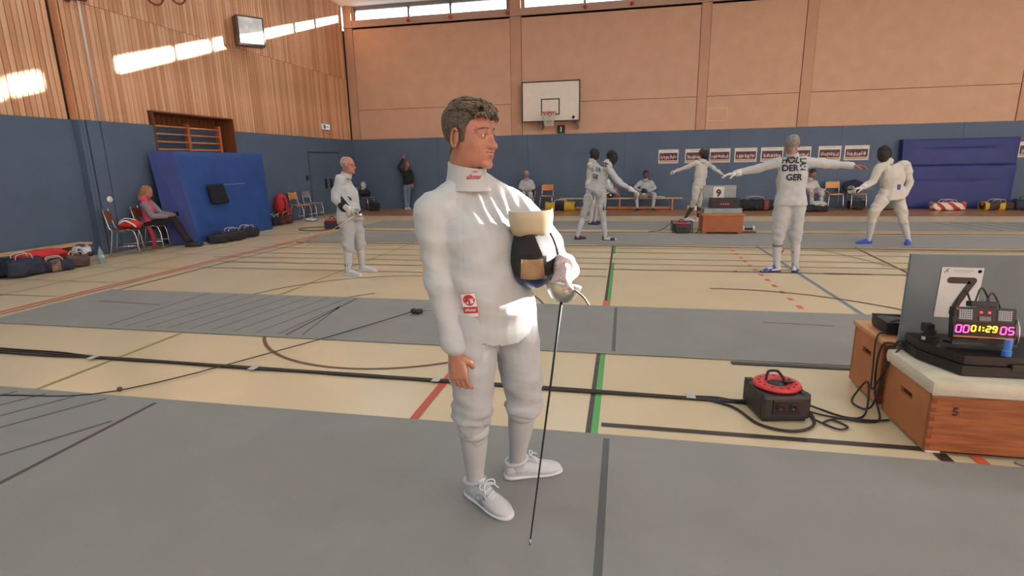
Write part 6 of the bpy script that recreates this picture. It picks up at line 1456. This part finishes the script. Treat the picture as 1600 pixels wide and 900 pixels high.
# things on the floor along the back wall
bag((-1.95, 17.20, 0), (1.0, .34, .30), M_bagk, 'black and yellow duffel bag under the left end of the long bench', 31, 0, band=((-.46, -.16, M_bagy), (.14, .46, M_bagy)))
cl, _R2 = cloth('fencing_jacket', (-.45, 17.45, .37), (.42, .3, .2), mat('cloth_black_white', (36,36,40), .8, rgb2=(206,204,198), vscale=7, thr=(.42, .46)), 'black and white kit lying on the long bench behind the fencers', 'clothes', 32, .5)
cl, _R2 = cloth('cloth', (1.1, 17.48, .37), (.34, .16, .05), M_fw, 'white cloth on the right end of the long bench', 'cloth', 33, .4, vox=.012)
for k2, xx in enumerate((1.96, 2.16)):
    ce = empty('paper_cup', (xx, 17.3, 0), ('left' if not k2 else 'right')+' one of two white cups on the floor by the bench end', 'cup', 'cups by the bench'); MB().lathe([(.0, 0), (.035, 0), (.05, .13), (.052, .13), (.046, .125), (.034, .01), (.0, .01)], 18, (xx, 17.3, 0)).build('cup_wall', M_white, ce, smooth=True, angle=50); MB().lathe([(.053, -.004), (.056, 0), (.053, .004), (.05, 0)], 18, (xx, 17.3, .13)).build('cup_rim', M_white, ce, smooth=True)
bag((3.8, 17.25, 0), (1.15, .5, .36), M_bagk, 'large black sports bag between scoring box and wide-armed fencer', 34, 0, band=((.20, .30, mat('bag_red_print', (128,60,62), .7)),))
bag((5.35, 16.85, 0), (.62, .4, .18), M_bagk, 'flat black bag under the white clothes before the bending sitter', 35, 0, handles=None)
cl, _R2 = cloth('white_clothes', (5.40, 16.82, .14), (.46, .30, .16), M_fw, 'crumpled white clothes on the flat black bag', 'clothes', 36, .7, vox=.012)
cl, _R2 = cloth('navy_jacket', (6.55, 17.66, .46), (.62, .22, .40), mat('cloth_navy', (30,36,66), .85, bump=.2, bscale=60), 'navy jacket slung over the chair near the wall mat', 'jacket', 37, .4)
bag((6.62, 17.45, 0), (.5, .3, .28), M_bagk, 'black bag under the chair with the navy jacket', 38, 0, handles=M_black)
bag((7.5, 17.4, 0), (.5, .3, .30), mat('bag_green_grey', (80,92,84), .7, var=.3, vscale=8), 'grey-green bag behind the legs of the masked fencer with blue shoes', 39, 0, handles=M_black)
sb_m = mat('bag_red_white_stripes', (206,196,182), .7); _nt = sb_m.node_tree; _wv = _nt.nodes.new('ShaderNodeTexWave'); _wv.inputs['Scale'].default_value = 2.2; _wv.inputs['Distortion'].default_value = 3.0; _wv.bands_direction = 'DIAGONAL'
_cr = _nt.nodes.new('ShaderNodeValToRGB'); _cr.color_ramp.interpolation = 'CONSTANT'; _cr.color_ramp.elements[0].color = (*lin((170,60,56)), 1); _cr.color_ramp.elements[1].position = .42; _cr.color_ramp.elements[1].color = (*lin((222,206,190)), 1)
_tc = _nt.nodes.new('ShaderNodeTexCoord'); _nt.links.new(_tc.outputs['Object'], _wv.inputs[0]); _nt.links.new(_wv.outputs[0], _cr.inputs[0]); _nt.links.new(_cr.outputs[0], _nt.nodes['Principled BSDF'].inputs['Base Color'])
bag((8.78, 17.15, 0), (.86, .36, .26), sb_m, 'red and white striped bag in front of the wall mat', 40, 0)
bag((9.98, 17.2, 0), (.78, .34, .26), mat('bag_dark_maroon', (62,40,40), .7, var=.2, vscale=10), 'dark bag with yellow trim at the right end of the wall mat', 41, 0, band=((-.44, -.32, M_bagy), (.0, .16, M_bagy)))
bag((10.75, 17.25, 0), (.8, .36, .32), M_bagn, 'navy bag at the right picture edge by the back wall', 42, 0, handles=M_black)

# ---- second scoring table
M_box2 = mat('box_orange_wood', (160,92,50), .5, var=.12, vscale=5)
b2 = empty('wooden_box', (2.0, 12.0, 0), 'orange wooden box carrying the far scoring station', 'vault box')
MB().box((2.0, 11.66, .21), (.78, .03, .34), bev=.006).build('front_board', M_box2, b2); MB().box((2.0, 12.30, .21), (.78, .03, .34), bev=.006).build('rear_board', M_box2, b2)
for xx in (1.625, 2.375): MB().box((xx, 11.98, .21), (.03, .62, .34), bev=.006).build('side_board', M_box2, b2)
MB().box((2.0, 11.98, .395), (.84, .70, .035), bev=.008).build('lid', mat('box_lid_wood', (182,118,70), .5, var=.1, vscale=5), b2)
for xx in (1.66, 2.34):
    for yy in (11.70, 12.26): MB().box((xx, yy, .02), (.08, .08, .04)).build('foot', M_box2, b2)
c2 = empty('equipment_case', (2.0, 12.0, .413), 'open grey metal case with a black scoring unit on the orange box', 'case'); M_alu = mat('case_grey_metal', (136,146,154), .45, metal=.4, var=.1, vscale=8)
MB().box((2.0, 11.98, .463), (.74, .50, .10), bev=.008).build('case_bottom', M_alu, c2); MB().box((1.99, 12.24, .73), (.66, .05, .46), bev=.008).build('case_lid', M_alu, c2)
for xx in (1.75, 2.25): MB().tube([(xx-.03, 12.22, .52), (xx+.03, 12.22, .52)], .012, 8).build('hinge', M_steel, c2, smooth=True)
u2 = empty('scoring_apparatus', (2.05, 11.95, .513), 'black scoring unit with dim red digits on the far station', 'scoreboard')
MB().box((2.05, 11.95, .615), (.58, .16, .20), bev=.01).build('housing', M_black, u2); MB().box((2.05, 11.868, .60), (.20, .006, .06)).build('display_window', mat('display_dark2', (56,16,28), .4), u2)
for i in range(4): MB().box((1.98+.045*i, 11.864, .595), (.025, .004, .03)).build('digit', mat('digit_dim_red', (186,60,70), .5, emit=.6), u2)
for xx in (1.85, 2.25): MB().lathe([(.03, 0), (.032, .004), (.0, .005)], 14, (xx, 11.87, .66), (0, -1, 0)).build('lamp', mat('lamp_dark', (60,60,70), .3), u2, smooth=True)
s2 = empty('number_sheet', (1.98, 12.2, .78), 'white sheet with a black 9 on the open grey case', 'sign'); MB().box((1.97, 12.212, .81), (.22, .003, .24)).build('paper', M_paper, s2)
t2 = MB(); text_mb(t2, '9', .20, basis((1.97, 12.209, .80), (1, 0, 0), (0, 0, 1)), .010); t2.build('numeral', M_black, s2)
cable_reel((1.22, 11.86, .0), .1, 'dark red cable reel left of the orange box', 1.15, 'cable reels')
fr2 = empty('reel_stand', (1.22, 11.86, 0), 'black tubular stand around the reel beside the orange box', 'stand')
for sx in (-1, 1): MB().tube([(1.22+sx*.20, 11.70, .01), (1.22+sx*.20, 11.70, .24), (1.22+sx*.20, 12.02, .24), (1.22+sx*.20, 12.02, .01)], .010, 6).build('side_frame', M_black, fr2, smooth=True)
MB().tube([(1.02, 11.86, .24), (1.42, 11.86, .24)], .010, 6).build('cross_bar', M_black, fr2, smooth=True)
cable('loose_cable', [(.55, 11.9, .01), (.8, 11.85, .05), (1.0, 11.86, .20)], .007, 'thin black cable rising to the reel beside the orange box')
cable('loose_cable', [(1.4, 11.8, .01), (1.5, 11.75, .01), (1.57, 11.72, .15), (1.56, 11.75, .38), (1.64, 11.8, .52)], .010, 'brown cable bundle climbing the side of the orange box', mat('cable_brown', (110,82,62), .6))
db = empty('dumbbell_reel', (2.55, 11.98, 0), 'small silver spool with two round ends right of the orange box', 'spool')
for xx in (2.46, 2.66): MB().lathe([(.0, -.018), (.065, -.018), (.072, 0), (.065, .018), (.0, .018)], 20, (xx, 11.98, .072), (1, 0, 0)).build('end_disc', mat('disc_silver', (206,206,206), .35, metal=.3), db, smooth=True, angle=40)
MB().tube([(2.46, 11.98, .072), (2.66, 11.98, .072)], .02, 10).build('axle', M_black, db, smooth=True); MB().box((2.56, 11.98, .01), (.30, .10, .018)).build('base', M_black, db)
